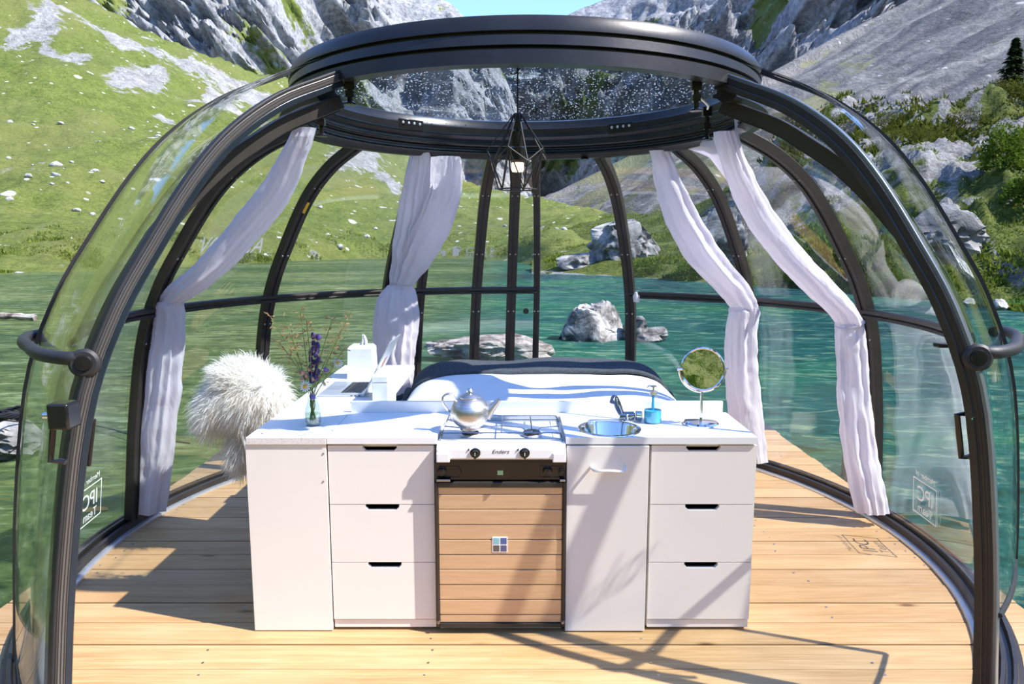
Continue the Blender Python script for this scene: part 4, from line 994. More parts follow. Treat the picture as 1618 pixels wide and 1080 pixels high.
xu0, xu1 = aty(556, 645, YB+.01).x, aty(1141, 645, YB+.01).x
b = B(); b.box((xu0, YB, ZT-.02), (xu1, YB+.016, ZT+.048)); b.build('upstand', 'worktop', t, smooth=False, bevel=.001)
# sink
t = empty('sink', (SK.x, SK.y, ZT-.1), 'small round stainless steel sink set into the white worktop', 'sink')
b = B(); b.lathe([(SR+.01, ZT+.0005), (SR+.008, ZT+.004), (SR-.004, ZT+.004), (SR-.01, ZT-.004), (SR-.02, ZT-.06), (SR-.05, ZT-.095), (.02, ZT-.1), (.0, ZT-.1)], (SK.x, SK.y, 0), 48, caps=False); b.build('bowl', 'chrome', t)
b = B(); b.lathe([(.0, 0), (.02, 0), (.017, .003), (0, .003)], (SK.x, SK.y, ZT-.0995), 20); b.build('drain', 'chrome_dark', t)
# tap
p = atz(989, 664, ZT); t = empty('tap', p, 'low chrome folding tap behind the round sink', 'tap')
b = B(); b.lathe([(0, 0), (.022, 0), (.022, .006), (.018, .008), (.017, .03), (0, .03)], p, 24); b.build('base', 'chrome', t)
b = B(); q = p+Vector((-.028, 0, .02)); b.tube([q, q+Vector((.03, 0, 0)), q+Vector((.058, 0, .001)), q+Vector((.062, 0, .001))], [.016, .017, .017, .012], 20); b.build('body', 'chrome_dark', t)
b = B(); q = p+Vector((.036, 0, .022)); b.tube([q, q+Vector((.004, 0, 0)), q+Vector((.026, 0, -.002)), q+Vector((.03, 0, -.002))], [.014, .019, .02, .014], 20); b.build('lever_knob', 'chrome', t)
b = B(); q = p+Vector((-.02, -.0, .03)); b.tube(bez([q, q+Vector((-.014, -.006, .03)), q+Vector((-.026, -.012, .062)), q+Vector((-.036, -.03, .07)), q+Vector((-.042, -.045, .056))], 20), [.013+.002*math.sin(k*.3) for k in range(21)], 16); b.build('spout', 'chrome_dark', t)
# soap dispenser
p = atz(1031, 667, ZT); t = empty('soap_dispenser', p, 'clear glass soap dispenser with blue soap and steel pump', 'soap dispenser')
hgt_ = aty(1031, 612, p.y).z-p.z; r0 = (aty(1046, 650, p.y).x-aty(1017, 650, p.y).x)/2
b = B(); b.lathe([(0, .0), (r0*.92, .0), (r0, .006), (r0, hgt_*.55), (r0*.9, hgt_*.63), (r0*.45, hgt_*.74), (r0*.36, hgt_*.78), (r0*.36, hgt_*.82)], p, 32, caps=False); b.build('bottle', 'clear', t)
b = B(); b.lathe([(0, .004), (r0*.9, .004), (r0*.93, .01), (r0*.93, hgt_*.36), (0, hgt_*.36)], p, 32); b.build('soap', 'soap', t)
b = B(); b.cyl(p+Vector((0, 0, hgt_*.36)), p+Vector((0, 0, hgt_*.8)), .0055, 10); b.build('dip_tube', 'soap', t)
b = B(); b.lathe([(r0*.42, hgt_*.8), (r0*.44, hgt_*.9), (r0*.3, hgt_*.92), (.004, hgt_*.93), (.004, hgt_*1.02), (r0*.38, hgt_*1.03), (r0*.36, hgt_*1.06), (0, hgt_*1.07)], p, 20); pu = b.build('pump', 'steel', t)
b = B(); q = p+Vector((0, 0, hgt_*1.045)); b.tube([q, q+Vector((-.02, -.004, .001)), q+Vector((-.026, -.005, -.006))], [.005, .004, .003], 8); b.build('nozzle', 'steel', pu)
# mirror
p = atz(1107, 669.5, ZT); t = empty('vanity_mirror', p, 'round chrome vanity mirror on a stand reflecting the meadow', 'mirror')
br = (aty(1135, 670, p.y).x-aty(1079, 670, p.y).x)/2
b = B(); b.lathe([(0, 0), (br, 0), (br, .006), (br*.9, .013), (br*.3, .017), (0, .018)], p, 40); b.build('base', 'chrome', t)
mc = aty(1110.5, 583, p.y-.005); mr = (aty(1143, 583, p.y).x-aty(1077, 583, p.y).x)/2
b = B(); b.cyl(p+Vector((0, 0, .012)), Vector((p.x, p.y, mc.z-mr-.008)), .0055, 12); b.build('stem', 'chrome', t)
mn = Vector((-.42, -.84, .42)).normalized(); mn = Vector((-.1, -1, .2)).normalized(); mm = rot_to(mn)
b = B(); b.tube([mc+mm @ Vector((math.cos(a)*mr, math.sin(a)*mr, 0)) for a in [2*math.pi*k/56 for k in range(56)]], .0055, 8, closed=True); mf = b.build('rim', 'chrome', t)
g = G('mirror_silver'); c = g.coord(); M['mirror'] = g.end(g.bsdf(g.ramp(g.noise(c, 3, 2), [(.3, (.86, .88, .86)), (.7, (.9, .91, .9))]), .01, 1, g.bump(g.noise(c, 22, 3, .5, 1.2), .05, .01)))
b = B(); b.lathe([(0, .0035), (mr*.5, .0032), (mr-.003, .002), (mr-.003, -.003), (0, -.003)], mc, 56, mm); b.build('glass', 'mirror', mf)
b = B(); yk = [mc+Vector((math.cos(a)*(mr+.009), .004, math.sin(a)*(mr+.009))) for a in [math.radians(175+190*k/40) for k in range(41)]]; b.tube(yk, .0038, 8)
for s in (-1, 1): b.cyl(mc+Vector((s*(mr-.002), .002, 0)), mc+Vector((s*(mr+.018), .004, 0)), .006, 10)
b.build('yoke', 'chrome', t)

# fridge
fx0, fx1 = xf(688.5, 840), xf(893, 840); zt_ = zf(728); zd = zf(757); zb = zf(985)
t = empty('gas_fridge', ((fx0+fx1)/2, 2.75, 0), 'camping fridge with copper-coloured slatted door and black control strip', 'fridge')
b = B(); b.box((fx0+.004, YF+.015, .02), (fx1-.004, YB-.08, zt_)); b.build('body', 'black', t, smooth=False, bevel=.003)
b = B(); b.box((fx0+.01, YF+.02, .0), (fx1-.01, YF+.04, zb+.01)); b.build('plinth', 'white', t, smooth=False)
b = B(); b.box((fx0+.001, YF-.012, zd), (fx1-.001, YF+.02, zt_)); cp = b.build('control_panel', 'bronze', t, smooth=False, bevel=.004)
b = B(); b.box((fx0+.001, YF-.02, zt_-.002), (fx1-.001, YF+.02, zt_+.006)); b.build('top_lip', 'dark_metal', t, smooth=False, bevel=.002)
for u, rk in ((698.5, .0155), (865, .017), (886.5, .009)):
    p = aty(u, 744, YF-.012); b = B(); b.lathe([(0, 0), (rk*1.15, 0), (rk*1.15, .004), (rk, .005), (rk*.9, .018), (0, .019)], p, 24, rot_to((0, -1, 0))); kn_ = b.build('knob', 'black', cp)
    b = B(); b.box((-.002, -.022, -rk*.8), (.002, -.016, rk*.8), Matrix.Translation(p) @ Matrix.Rotation(.5, 4, 'Y')); b.build('knob_grip', 'black', kn_, smooth=False)
for u0, u1 in ((694, 729), (853, 893)):
    p, q = aty(u0, 736, YF-.0125), aty(u1, 753, YF-.0125); b = B(); b.tube([Vector((x, YF-.0125, z)) for x, z in ((p.x, p.z), (q.x-.01, p.z), (q.x, (p.z+q.z)/2), (q.x-.01, q.z), (p.x, q.z))], .0012, 5, closed=True); b.build('panel_relief', 'bronze', cp)
p, q = aty(786, 750, YF-.013), aty(795, 743, YF-.013); b = B(); b.box((p.x, YF-.0135, p.z), (q.x, YF-.012, q.z)); M['indicator'] = plain('green_indicator', (.35, .6, .3), .4); tag(b.build('indicator', 'indicator', cp, smooth=False), 'small green and white indicator window')
for a, c_ in ((690, 712), (884, 893)):
    p, q = aty(a, 759, YF-.02), aty(c_, 755, YF-.02); b = B(); b.box((p.x, YF-.034, p.z), (q.x, YF-.01, q.z)); b.build('hinge', 'chrome_dark', t, smooth=False, bevel=.002)
# door: frame, slats
d0, d1 = zb, zd-.003; ix0, ix1 = xf(693.5, 840), xf(888, 840); iz1, iz0 = zf(766.5), zf(979)
b = B()
for a, c_ in (((fx0, YF-.026, d0), (ix0, YF+.014, d1)), ((ix1, YF-.026, d0), (fx1, YF+.014, d1)), ((ix0, YF-.026, iz1), (ix1, YF+.014, d1)), ((ix0, YF-.026, d0), (ix1, YF+.014, iz0)), ((ix0, YF-.008, iz0), (ix1, YF+.014, iz1))): b.box(a, c_)
dr = b.build('door', 'rib_metal', t, smooth=False, bevel=.003)
zs = [iz1, zf(777.8), *[zf(778.2+23.55*k) for k in range(1, 9)], iz0]
for k in range(len(zs)-1):
    b = B(); b.box((ix0+.001, YF-.019+.001*(k % 2), zs[k+1]+.0012), (ix1-.001, YF-.008, zs[k]-.0012)); b.build('slat', 'copper', dr, smooth=False, bevel=.002)
p, q = aty(778, 872, YF-.02), aty(802, 848, YF-.02)
b = B(); b.box((p.x, YF-.0206, p.z), (q.x, YF-.0185, q.z)); st = b.build('sticker', 'decal', dr, smooth=False); st['label'] = 'small white sticker with four pictures'
for k, cl in enumerate(((.25, .5, .55), (.08, .12, .3), (.12, .1, .08), (.1, .1, .2))):
    M['pic%d' % k] = plain('sticker_picture_%d' % k, cl, .5, 0, .5, 300); w_ = (q.x-p.x); h_ = (q.z-p.z)
    ox, oz_ = p.x+w_*(.06+.48*(k % 2)), p.z+h_*(.54-.48*(k//2)); b = B(); b.box((ox, YF-.0212, oz_), (ox+w_*.4, YF-.0206, oz_+h_*.4)); b.build('picture', 'pic%d' % k, st, smooth=False)
for u in (693, 889):
    p = aty(u, 982, YF-.026); b = B(); b.lathe([(0, 0), (.008, 0), (.006, .006), (0, .006)], p, 10, rot_to((0, -1, 0))); b.build('pivot', 'chrome_dark', t)

# stove
t = empty('gas_stove', ((fx0+fx1)/2, 2.72, zt_+.006), 'white two-burner camping stove with wire rack standing on the fridge', 'stove')
zs0 = zt_+.006; sx0, sx1 = s0+.001, s1-.001; ya, yb = YF-.035, YB-.062
def prism(b, prof, x0, x1):
    n = len(prof); b.add([(x0, y, z) for y, z in prof]+[(x1, y, z) for y, z in prof], [tuple(range(n)), tuple(reversed(range(n, 2*n)))]+[(i, i+n, (i+1) % n+n, (i+1) % n) for i in range(n)])
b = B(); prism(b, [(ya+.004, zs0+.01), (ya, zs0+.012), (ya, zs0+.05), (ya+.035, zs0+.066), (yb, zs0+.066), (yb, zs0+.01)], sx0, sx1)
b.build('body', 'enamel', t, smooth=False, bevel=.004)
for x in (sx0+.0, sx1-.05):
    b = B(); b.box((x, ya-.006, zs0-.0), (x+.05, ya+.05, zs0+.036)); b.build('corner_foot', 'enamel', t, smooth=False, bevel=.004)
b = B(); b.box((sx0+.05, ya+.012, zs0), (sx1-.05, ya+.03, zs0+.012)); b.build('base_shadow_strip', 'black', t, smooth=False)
for u in (751, 829):
    p = aty(u, 715, ya-.001); b = B(); b.lathe([(0, 0), (.019, 0), (.019, .003), (.014, .005), (.013, .02), (0, .022)], p, 24, rot_to((0, -1, 0))); kn_ = b.build('knob', 'black', t)
    b = B(); b.box((p.x-.004, ya-.028, p.z-.016), (p.x+.004, ya-.018, p.z+.014)); b.build('knob_grip', 'black', kn_, smooth=False, bevel=.001)
    b = B(); b.box((p.x-.001, ya-.0287, p.z-.004), (p.x+.001, ya-.028, p.z+.008)); b.build('pointer', 'decal', kn_, smooth=False)
    b = B(); b.tube([p+Vector((-.026+.003*math.sin(k), 0, .008+.004*k)) for k in range(3)], .0025, 6); b.build('flame_mark', 'ink', t)
V, Fc = text_mesh('Enders', .022, .35); q = aty(790.5, 713.5, ya-.0008); b = B(); b.add([(q.x+v.x*1.05, ya-.0008, q.z+v.y) for v in V], Fc); tag(b.build('lettering', 'ink', t, smooth=False), 'black slanted brand lettering on the stove front')
ZS = zs0+.066
BU = []
for u in (743, 840):
    p = atz(u, 688, ZS); BU.append(p); b = B(); b.lathe([(0, 0), (.036, 0), (.04, .004), (.032, .01), (.0, .01)], p, 28); bu = b.build('burner', 'alu', t)
    b = B(); b.lathe([(.0, .01), (.033, .01), (.035, .014), (.03, .019), (0, .02)], p, 28); b.build('burner_cap', 'bronze', bu)
b = B(); zr = ZS+.028; wr = .0027
e0, e1 = sx0+.008, sx1-.008; y0_, y1_ = ya+.055, yb-.012
def wire(*pts): b.tube(pts, wr, 6)
for zz, ins in ((zr, .01), (ZS+.008, 0.0)):
    b.tube([(e0+ins, y0_+ins, zz), (e1-ins, y0_+ins, zz), (e1-ins, y1_-ins, zz), (e0+ins, y1_-ins, zz)], wr, 6, closed=True)
for x, y_ in ((e0, y0_), (e1, y0_), (e1, y1_), (e0, y1_)): wire((x, y_, ZS+.001), (x+(.01 if x == e0 else -.01), y_+(.01 if y_ == y0_ else -.01), zr))
xm = (e0+e1)/2; wire((xm, y0_+.01, zr), (xm, y1_-.01, zr))
for p in BU:
    for a in (math.radians(20), math.radians(90), math.radians(160), math.radians(270)):
        far = .5; dx, dy = math.cos(a), math.sin(a)
        tx = ((e1-.01 if p.x > xm else xm) - p.x)/dx if dx > .05 else ((xm if p.x > xm else e0+.01)-p.x)/dx if dx < -.05 else 9
        ty = (y1_-.01-p.y)/dy if dy > .05 else (y0_+.01-p.y)/dy if dy < -.05 else 9
        k_ = min(tx, ty); wire((p.x+dx*.02, p.y+dy*.02, zr-.012), (p.x+dx*.04, p.y+dy*.04, zr), (p.x+dx*k_, p.y+dy*k_, zr))
b.build('wire_rack', 'chrome_dark', t)
# teapot
p = Vector((BU[0].x, BU[0].y-.01, zr+.002)); kp = aty(743, 683, p.y); sc = (aty(774, 655, p.y).x-aty(712, 655, p.y).x)/2
t = empty('teapot', p, 'round brushed steel teapot standing on the left burner', 'teapot')
R_ = sc; Hh = aty(743, 624, p.y).z-p.z
prof = [(0, 0), (R_*.52, 0)]+[(R_*math.cos(a), Hh*.5+Hh*.5*math.sin(a)) for a in [math.radians(-58+118*k/16) for k in range(17)]]
b = B(); b.lathe(prof, p, 48); b.build('body', 'steel', t)
ztop = prof[-1][1]; b = B(); b.lathe([(R_*.52, ztop-.002), (R_*.53, ztop+.003), (R_*.4, Hh*1.0), (R_*.2, Hh*1.05), (.006, Hh*1.065), (0, Hh*1.065)], p, 40); lid = b.build('lid', 'steel', t)
b = B(); b.lathe([(0, Hh*1.05), (.006, Hh*1.06), (.006, Hh*1.08), (.012, Hh*1.1), (.0135, Hh*1.14), (.009, Hh*1.19), (0, Hh*1.2)], p, 20); b.build('lid_knob', 'chrome', lid)
b = B(); q = [aty(*a, p.y) for a in ((767, 657), (775, 646), (787, 633), (789.5, 631))]; b.tube(q, [.024, .018, .009, .0085], 18); b.build('spout', 'steel', t)
b = B(); q = [aty(*a, p.y) for a in ((718, 653), (708, 648), (700, 636), (700, 627), (707, 622), (715, 624), (720, 632))]; b.tube(bez(q, 26), .0045, 8, sx=2.); b.build('handle', 'steel', t)

# ------------------------------------------------------------------ bed
bx0, bx1, by0, by1 = -.64, .98, 3.02, 4.98
t = empty('bed', ((bx0+bx1)/2, 4.0, 0), 'white bed behind the kitchen row with a puffy white duvet', 'bed')
b = B(); b.box((bx0+.12, by0+.03, .0), (bx1-.06, by1-.22, .3)); b.build('bed_base', 'white', t, smooth=False, bevel=.005)
b = B(); b.box((bx0+.03, by0+.01, .3), (bx1-.03, by1-.12, .5)); b.build('mattress', 'duvet', t, bevel=.04)
def duv(x, y):
    sx = (x-(bx0+bx1)/2)/((bx1-bx0)/2+.02); sy = (y-by0)/(by1-by0)
    e = max(0., 1-abs(sx)**6)**.5; f_ = min(1, max(0, (1.02-sy)*7))**.5
    n_ = float(vnoise(np.array([[x*2.3, y*2.3, 0]]), 5)[0])*.014+float(vnoise(np.array([[x*6, y*7, 3]]), 6)[0])*.006
    return .44+(.225+n_+.008*math.sin(x*9+y*4))*e*f_
nx, ny = 60, 70; P = []
for i in range(nx+1):
    x = (bx0+bx1)/2+((bx1-bx0)/2+.0195)*math.sin((i/nx-.5)*math.pi); P.append([Vector((x, by0+(by1-.12-by0)*j/ny, duv(x, by0+(by1-.12-by0)*j/ny))) for j in range(ny+1)])
b = B(); b.grid(P); b.build('duvet', 'duvet', t, sharp=80, solid=.02)
# throw laid across the foot
P = []; nx, ny = 70, 20
for i in range(nx+1):
    s = i/nx*2-1; x = (bx0+bx1)/2+((bx1-bx0)/2+.08)*math.sin(s*math.pi/2); row = []
    for j in range(ny+1):
        f_ = j/ny; y = 4.34+.12*s*s+f_*.44+.02*math.sin(s*5); xx = max(bx0-.05, min(bx1+.05, x))
        h = max(duv(xx, min(y, by1-.14)), .45)+.022+.012*math.sin(f_*9+s*4)*(.4+abs(s))+(.02*math.sin(f_*math.pi))
        if abs(s) > .9: h -= (abs(s)-.9)*.6
        row.append(Vector((x, y, h)))
    P.append(row)
t = empty('throw_blanket', P[nx//2][0], 'slate grey wool throw with fringe draped over the far end of the bed', 'blanket')
b = B(); b.grid(P); b.build('cloth', 'throw', t, solid=.022, sharp=80)
b = B()
for j in range(ny+1):
    for k in range(2):
        p = P[0][j]+Vector((0, k*.01, 0)); b.tube([p, p+Vector((-.035, -.01+.01*k, .008)), p+Vector((-.065, -.03+.02*k, .004-.012*k))], [.007, .006, .003], 5)
        p = P[-1][j]+Vector((0, k*.01, 0)); b.tube([p, p+Vector((.03, -.01, -.01)), p+Vector((.05, -.03+.02*k, -.03))], [.007, .006, .003], 5)
tag(b.build('fringe', 'throw', t), None, None, None, 'stuff')

# ------------------------------------------------------------------ things on the desk
# laptop
q0, q1 = atz(503, 627, ZT), atz(575, 628, ZT); ln = .31; z0 = ZT+.0005
t = empty('laptop', ((q0.x+q1.x)/2, q0.y+ln/2, ZT), 'open silver laptop on the desk facing the fur-covered chair', 'laptop')
b = B(); b.box((q0.x, q0.y, z0), (q1.x, q0.y+ln, z0+.014)); ba = b.build('base', 'silver', t, smooth=False, bevel=.004)
dx = q1.x-q0.x
for r in range(6):
    for k in range(13):
        x = q0.x+dx*(.46+.075*r); y = q0.y+.03+k*(ln-.06)/13; b = B(); b.box((x, y+.0015, z0+.014), (x+dx*.064, y+(ln-.06)/13-.001, z0+.0155)); b.build('key', 'keys', ba, smooth=False)
b = B(); b.box((q0.x+.012, q0.y+ln*.33, z0+.014), (q0.x+dx*.4, q0.y+ln*.67, z0+.0145)); b.build('touchpad', 'alu', ba, smooth=False)
b = B()
for k in range(3): b.box((q1.x-.03-.018*k, q0.y-.0006, z0+.004), (q1.x-.02-.018*k, q0.y, z0+.008))
b.build('ports', 'keys', ba, smooth=False)
tp = aty(616, 541, q0.y); lean = math.atan2(tp.x-q1.x, tp.z-ZT-.014); lh = math.hypot(tp.x-q1.x, tp.z-ZT-.014)
mt = Matrix.Translation((q1.x-.004, q0.y, z0+.015)) @ Matrix.Rotation(lean, 4, 'Y')
b = B(); b.box((0, 0, 0), (.006, ln, lh), mt); ld = b.build('screen', 'silver', t, smooth=False, bevel=.002)
M['display'] = plain('dark_display', (.4, .43, .47), .12, 0, .04, 5)
b = B(); b.box((-.0006, .008, .012), (0, ln-.008, lh-.008), mt); b.build('display', 'display', ld, smooth=False)
b = B(); b.box((.006, ln*.4, lh*.42), (.0066, ln*.6, lh*.62), mt); tag(b.build('emblem', 'red', ld, smooth=False), 'small red emblem on the back of the screen')
# tissue box
p0 = atz(548, 600, ZT); y_ = p0.y+.02; x0, x1 = aty(548, 590, y_).x, aty(590, 590, y_).x; h_ = aty(570, 547, y_).z-ZT
t = empty('tissue_box', ((x0+x1)/2, y_+.06, ZT), 'white tissue box with a tissue sticking out, beside the laptop', 'tissue box')
b = B(); b.add([(x0, y_, ZT), (x1, y_, ZT), (x1, y_+.13, ZT), (x0, y_+.13, ZT), (x0+.006, y_+.004, ZT+h_*.93), (x1-.006, y_+.004, ZT+h_*.93), (x1-.006, y_+.126, ZT+h_*.93), (x0+.006, y_+.126, ZT+h_*.93), (x0+.016, y_+.02, ZT+h_), (x1-.016, y_+.02, ZT+h_), (x1-.016, y_+.11, ZT+h_), (x0+.016, y_+.11, ZT+h_)],
  [(3,2,1,0),(0,1,5,4),(1,2,6,5),(2,3,7,6),(3,0,4,7),(4,5,9,8),(5,6,10,9),(6,7,11,10),(7,4,8,11),(8,9,10,11)]); b.build('box', 'paper', t, smooth=False, bevel=.002)
cxm = (x0+x1)/2+.008; b = B(); P = []
for i in range(9):
    f_ = i/8; w_ = .022*(1-.75*f_); P.append([Vector((cxm+(k/10-.5)*2*w_+.006*math.sin(f_*3), y_+.06+.012*math.sin(k*1.3+f_*2)*(1-f_*.5), ZT+h_-.004+.06*f_)) for k in range(11)])
b.grid(P); b.build('tissue', 'paper', t, solid=.001, sharp=80)
# white box behind the laptop
y_ = 3.09; x0, x1 = -.622, -.552; z1 = .898
t = empty('storage_box', ((x0+x1)/2, y_+.12, ZT), 'narrow plain white box with lid standing behind the laptop screen', 'box')
b = B(); b.box((x0, y_, ZT), (x1, y_+.23, z1-.03)); b.build('body', 'paper', t, smooth=False, bevel=.003)
b = B(); b.box((x0-.001, y_-.001, z1-.029), (x1+.001, y_+.231, z1)); b.build('lid', 'paper', t, smooth=False, bevel=.003)

# vase with flowers
vp = atz(495, 671, ZT); vr = (aty(508, 655, vp.y).x-aty(482, 655, vp.y).x)/2; vh = aty(495, 627, vp.y).z-ZT
t = empty('glass_vase', vp, 'small clear glass bottle vase holding wild flowers on the desk', 'vase')
b = B(); b.lathe([(0, 0), (vr*.85, 0), (vr, .006), (vr*1.0, vh*.45), (vr*.85, vh*.68), (vr*.55, vh*.88), (vr*.6, vh), (vr*.55, vh), (vr*.5, vh*.88), (vr*.78, vh*.67), (vr*.92, vh*.45), (vr*.92, .012), (0, .008)], vp, 28, caps=False); b.build('bottle', 'clear', t)
b = B(); b.lathe([(0, .009), (vr*.9, .013), (vr*.91, vh*.42), (0, vh*.42)], vp, 28); M['vase_water'] = thin_glass('vase_water', (.86, .92, .86), .03, .3); b.build('water', 'vase_water', t)
V3 = lambda u, v, dy=0.: aty(u, v, vp.y+dy)
neck = vp+Vector((0, 0, vh)); bot = vp+Vector((0, 0, .018))
def stem_curve(tip, k, spread=.012):
    a = k*2.4; e = Vector((math.cos(a)*spread, math.sin(a)*spread, 0)); return bez([bot-e*1.1, neck+e*.7-Vector((0, 0, .005)), neck*.45+tip*.55+e*.5+Vector((0, 0, .01)), tip], 16)
def flower_thing(name, label, tip, k, cat_, group=None):
    t = empty(name, bot, label, cat_, group); b = B(); sc_ = stem_curve(tip, k); b.tube([Vector(p) for p in sc_], [.0014]*16+[.0009], 5); b.build('stem', 'stem', t); return t, sc_
# monkshood
tip = V3(497, 528); t, sc_ = flower_thing('monkshood', 'dark violet monkshood spike, the tallest flower in the vase', tip, 0, 'flower')
rs = random.Random(3)
for k, (du, v) in enumerate([(0, 530), (8, 533), (0, 541), (7, 545), (-1, 549), (6, 553), (-3, 557), (4, 560), (-4, 566), (8, 570), (1, 572), (-3, 578), (5, 579), (-5, 585), (7, 586), (0, 590), (-4, 594), (4, 596), (9, 566), (-2, 601)]):
    q = V3(495+du, v, rs.uniform(-.012, .012)); b = B(); s = rs.uniform(.0095, .0135); Q, Fc = rock_pts((s, s, s*1.25), 60+k, 2, .2); b.add((Q+np.array(q)).tolist(), Fc); b.build('bloom', 'violet', t)
# daisies
def daisy(tip, k, nrm, r, label):
    t, _ = flower_thing('daisy', label, tip, k, 'flower', 'daisies in the vase'); mm = rot_to(nrm)
    b = B(); b.lathe([(0, .0), (r*.34, .001), (r*.28, .004), (0, .006)], tip, 14, mm); b.build('eye', 'daisy_eye', t)
    for j in range(13):
        a = 2*math.pi*j/13; pts = []
        for (rr, w_) in ((.3, .06), (.65, .13), (.95, .09), (1.02, .02)):
            for s in (-1, 1): pts.append(tip+mm @ Vector((math.cos(a)*rr*r-math.sin(a)*s*w_*r, math.sin(a)*rr*r+math.cos(a)*s*w_*r, .001-.0015*rr)))
        b = B(); b.add(pts, [(0, 2, 3, 1), (2, 4, 5, 3), (4, 6, 7, 5)]); b.build('petal', 'petal', t, solid=.0006)
daisy(V3(482, 610, -.03), 3, (-.1, -1, .25), .023, 'white daisy with yellow eye facing the viewer at the vase neck')
daisy(V3(534, 573), 5, (.45, -.75, .5), .021, 'white daisy leaning right, seen from the side')
daisy(V3(512, 606, .02), 8, (.8, -.3, .5), .014, 'small white daisy half hidden right of the vase neck')
t, _ = flower_thing('scabious', 'small lilac scabious right of the violet spike', V3(515, 583), 6, 'flower'); b = B(); Q, Fc = rock_pts((.012, .012, .009), 90, 3, .4); b.add((Q+np.array(V3(515, 583))).tolist(), Fc); b.build('bloom', 'lilac', t)
t, _ = flower_thing('bellflower', 'violet bellflower hanging over the vase rim', V3(494, 625, -.03), 9, 'flower'); b = B(); b.lathe([(.002, .0), (.006, -.004), (.009, -.014), (.012, -.018)], V3(494, 622, -.03), 12); b.build('bloom', 'lilac', t)
t, _ = flower_thing('campion', 'dusty pink campion heads left of the violet spike', V3(480, 590), 11, 'flower')
for k, (u, v) in enumerate(((478, 588), (484, 592), (477, 597), (494, 598), (488, 583))):
    b = B(); Q, Fc = rock_pts((.008, .008, .011), 95+k, 2, .25); b.add((Q+np.array(V3(u, v, -.01))).tolist(), Fc); b.build('bloom', 'pink', t)
# grasses
gtips = [((427, 500), 'dry grass stem reaching furthest left over the dark rib'), ((448, 500), 'dry grass stem second from the left'), ((473, 480), 'dry grass stem with the highest plume left of the violet spike'), ((440, 540), 'dry grass stem arching low to the left'), ((462, 530), 'bushy dry grass plume left of the violet spike'), ((484, 505), 'dry grass stem just left of the violet spike'), ((555, 492), 'dry grass stem with the highest plume on the right'), ((540, 520), 'dry grass stem right of the violet spike in the middle'), ((548, 545), 'dry grass stem arching low to the right'), ((525, 505), 'dry grass stem just right of the violet spike')]
rs = random.Random(12)
for k, (uv, lab) in enumerate(gtips):
    tip = V3(*uv, rs.uniform(-.05, .05)); t, sc_ = flower_thing('grass_stem', lab, tip, k+13, 'grass', 'dry grass stems in the vase')
    for j in range(22):
        i = rs.randint(8, 16); q = Vector(sc_[i]); d = Vector((rs.uniform(-1, 1), rs.uniform(-.6, .6), rs.uniform(-.1, 1))).normalized(); l_ = rs.uniform(.012, .05)*(1.25-i/20)
        e = q+d*l_+Vector((0, 0, -l_*.25)); b = B() if j == 0 else b; b.tube([q, q+d*l_*.6, e], .0005, 4); f_ = (e-q).normalized()
        b.tube([e-f_*.001, e+f_*.006, e+f_*.014], [.0009, .0024, .0004], 5)
    tag(b.build('seed_head', 'straw', t), None, None, None, 'stuff')

# ------------------------------------------------------------------ chair with sheepskin
cx_, cy_ = -1.02, 3.36
t = empty('desk_chair', (cx_, cy_, 0), 'chair pulled up to the desk, hidden under a white sheepskin', 'chair')
b = B(); b.lathe([(0, .43), (.19, .43), (.2, .445), (.19, .455), (0, .455)], (cx_, cy_, 0), 32); b.build('seat', 'white', t)
for a in (45, 135, 225, 315):
    q = Vector((math.cos(math.radians(a)), math.sin(math.radians(a)), 0)); b = B(); b.cyl(Vector((cx_, cy_, .43))+q*.06, Vector((cx_, cy_, 0))+q*.1, .014, 10, .01); b.build('leg', 'straw', t)
P = []
for i in range(9):
    f_ = i/8; P.append([Vector((cx_-.18-.10*f_-.03*math.cos((k/10-.5)*2.4), cy_+(k/10-.5)*.36, .45+.42*f_)) for k in range(11)])
b = B(); b.grid(P); b.build('backrest', 'white', t, solid=.012)
sk = empty('sheepskin', (-1.22, 3.3, .45), 'fluffy cream sheepskin draped over the chair back beside the desk', 'sheepskin')
YK = 3.3; blobs = []
cen = aty(395, 625, YK); V_, F_ = ico(4)
for k, (u, v, ax_) in enumerate([(395, 624, (.15, .15, .148)), (350, 642, (.095, .12, .11)), (384, 702, (.04, .07, .105)), (424, 642, (.085, .13, .135)), (372, 600, (.08, .1, .07))]):
    Q = V_*np.array(ax_)*(1+.16*fbm(V_*1.8+k, 4, 77+k))[:, None]; Q[:, 0] += Q[:, 2]*(.25 if k == 1 else .05); blobs.append((Q+np.array(aty(u, v, YK+(.03 if k == 3 else 0))), F_))
b = B()
for q, f_ in blobs: b.add(q.tolist(), f_)
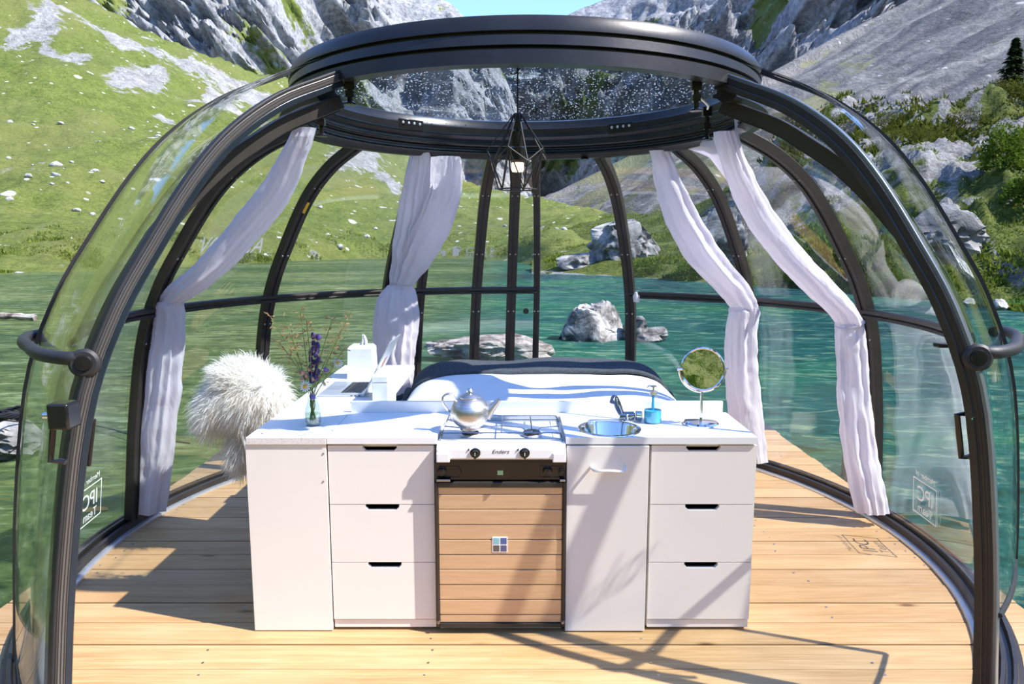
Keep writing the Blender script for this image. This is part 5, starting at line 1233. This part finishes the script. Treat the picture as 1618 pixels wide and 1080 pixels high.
hide = b.build('hide', 'skin_hide', sk, sharp=80)
rs = np.random.default_rng(9); b = B(); SV = []; SF = []
for q, f_ in blobs:
    c0 = q.mean(0); nst = 8000 if len(SV) == 0 else 5000
    idx = rs.integers(0, len(q), nst)
    for i in idx:
        p = q[i]+rs.normal(size=3)*.004; d = (q[i]-c0); d /= np.linalg.norm(d)
        d = d*.55+rs.normal(size=3)*.22+np.array([-.3, -.08, -.45 if q[i][2] < cen.z+.06 else .1]); d /= np.linalg.norm(d); L = rs.uniform(.03, .09)
        sd = np.cross(d, rs.normal(size=3)); sd /= np.linalg.norm(sd); w_ = rs.uniform(.0007, .0015)
        m1 = p+d*L*.55; e = p+d*L+np.array([0, 0, -.2*L]); k = len(SV)
        SV += [p-sd*w_, p+sd*w_, m1+sd*w_*.8, m1-sd*w_*.8, e]; SF += [(k, k+1, k+2, k+3), (k+3, k+2, k+4)]
b.add(SV, SF); tag(b.build('wool', 'wool', sk, smooth=False), None, None, None, 'stuff')

# ------------------------------------------------------------------ odds and ends outside
p0, p1 = atz(1332, 778, WZ-.1), aty(1342, 655, atz(1332, 778, WZ).y); b = B(); b.tube([p0, p1], .026, 14); b.lathe([(0, 0), (.03, 0), (.03, .012), (0, .014)], p1, 14)
tag(b.build('metal_pole', 'zinc'), 'galvanised pole standing in the lake beside the right deck edge', 'pole')
c0 = aty(14, 662, 5.25); b = B(); pts = []
for k in range(140):
    a = k*.33; r = .13+.03*math.sin(k*.7); pts.append(c0+Vector((math.cos(a)*r*1.15, math.sin(a)*r*.7, .01+.012*math.sin(k*1.7)+.0004*k)))
b.tube(pts, .009, 6); tag(b.build('cable_coil', 'cable'), 'coil of black cable lying on the pale rock at the left', 'cable')
b = B(); b.tube(bez([atz(-30, 660, WZ+.5), atz(60, 668, WZ+.2), atz(150, 672, WZ+.06), atz(215, 688, WZ+.06), atz(300, 700, WZ+.06)], 30), .007, 6); tag(b.build('mooring_rope', 'cable'), 'thin dark rope running over the water behind the left door', 'rope')
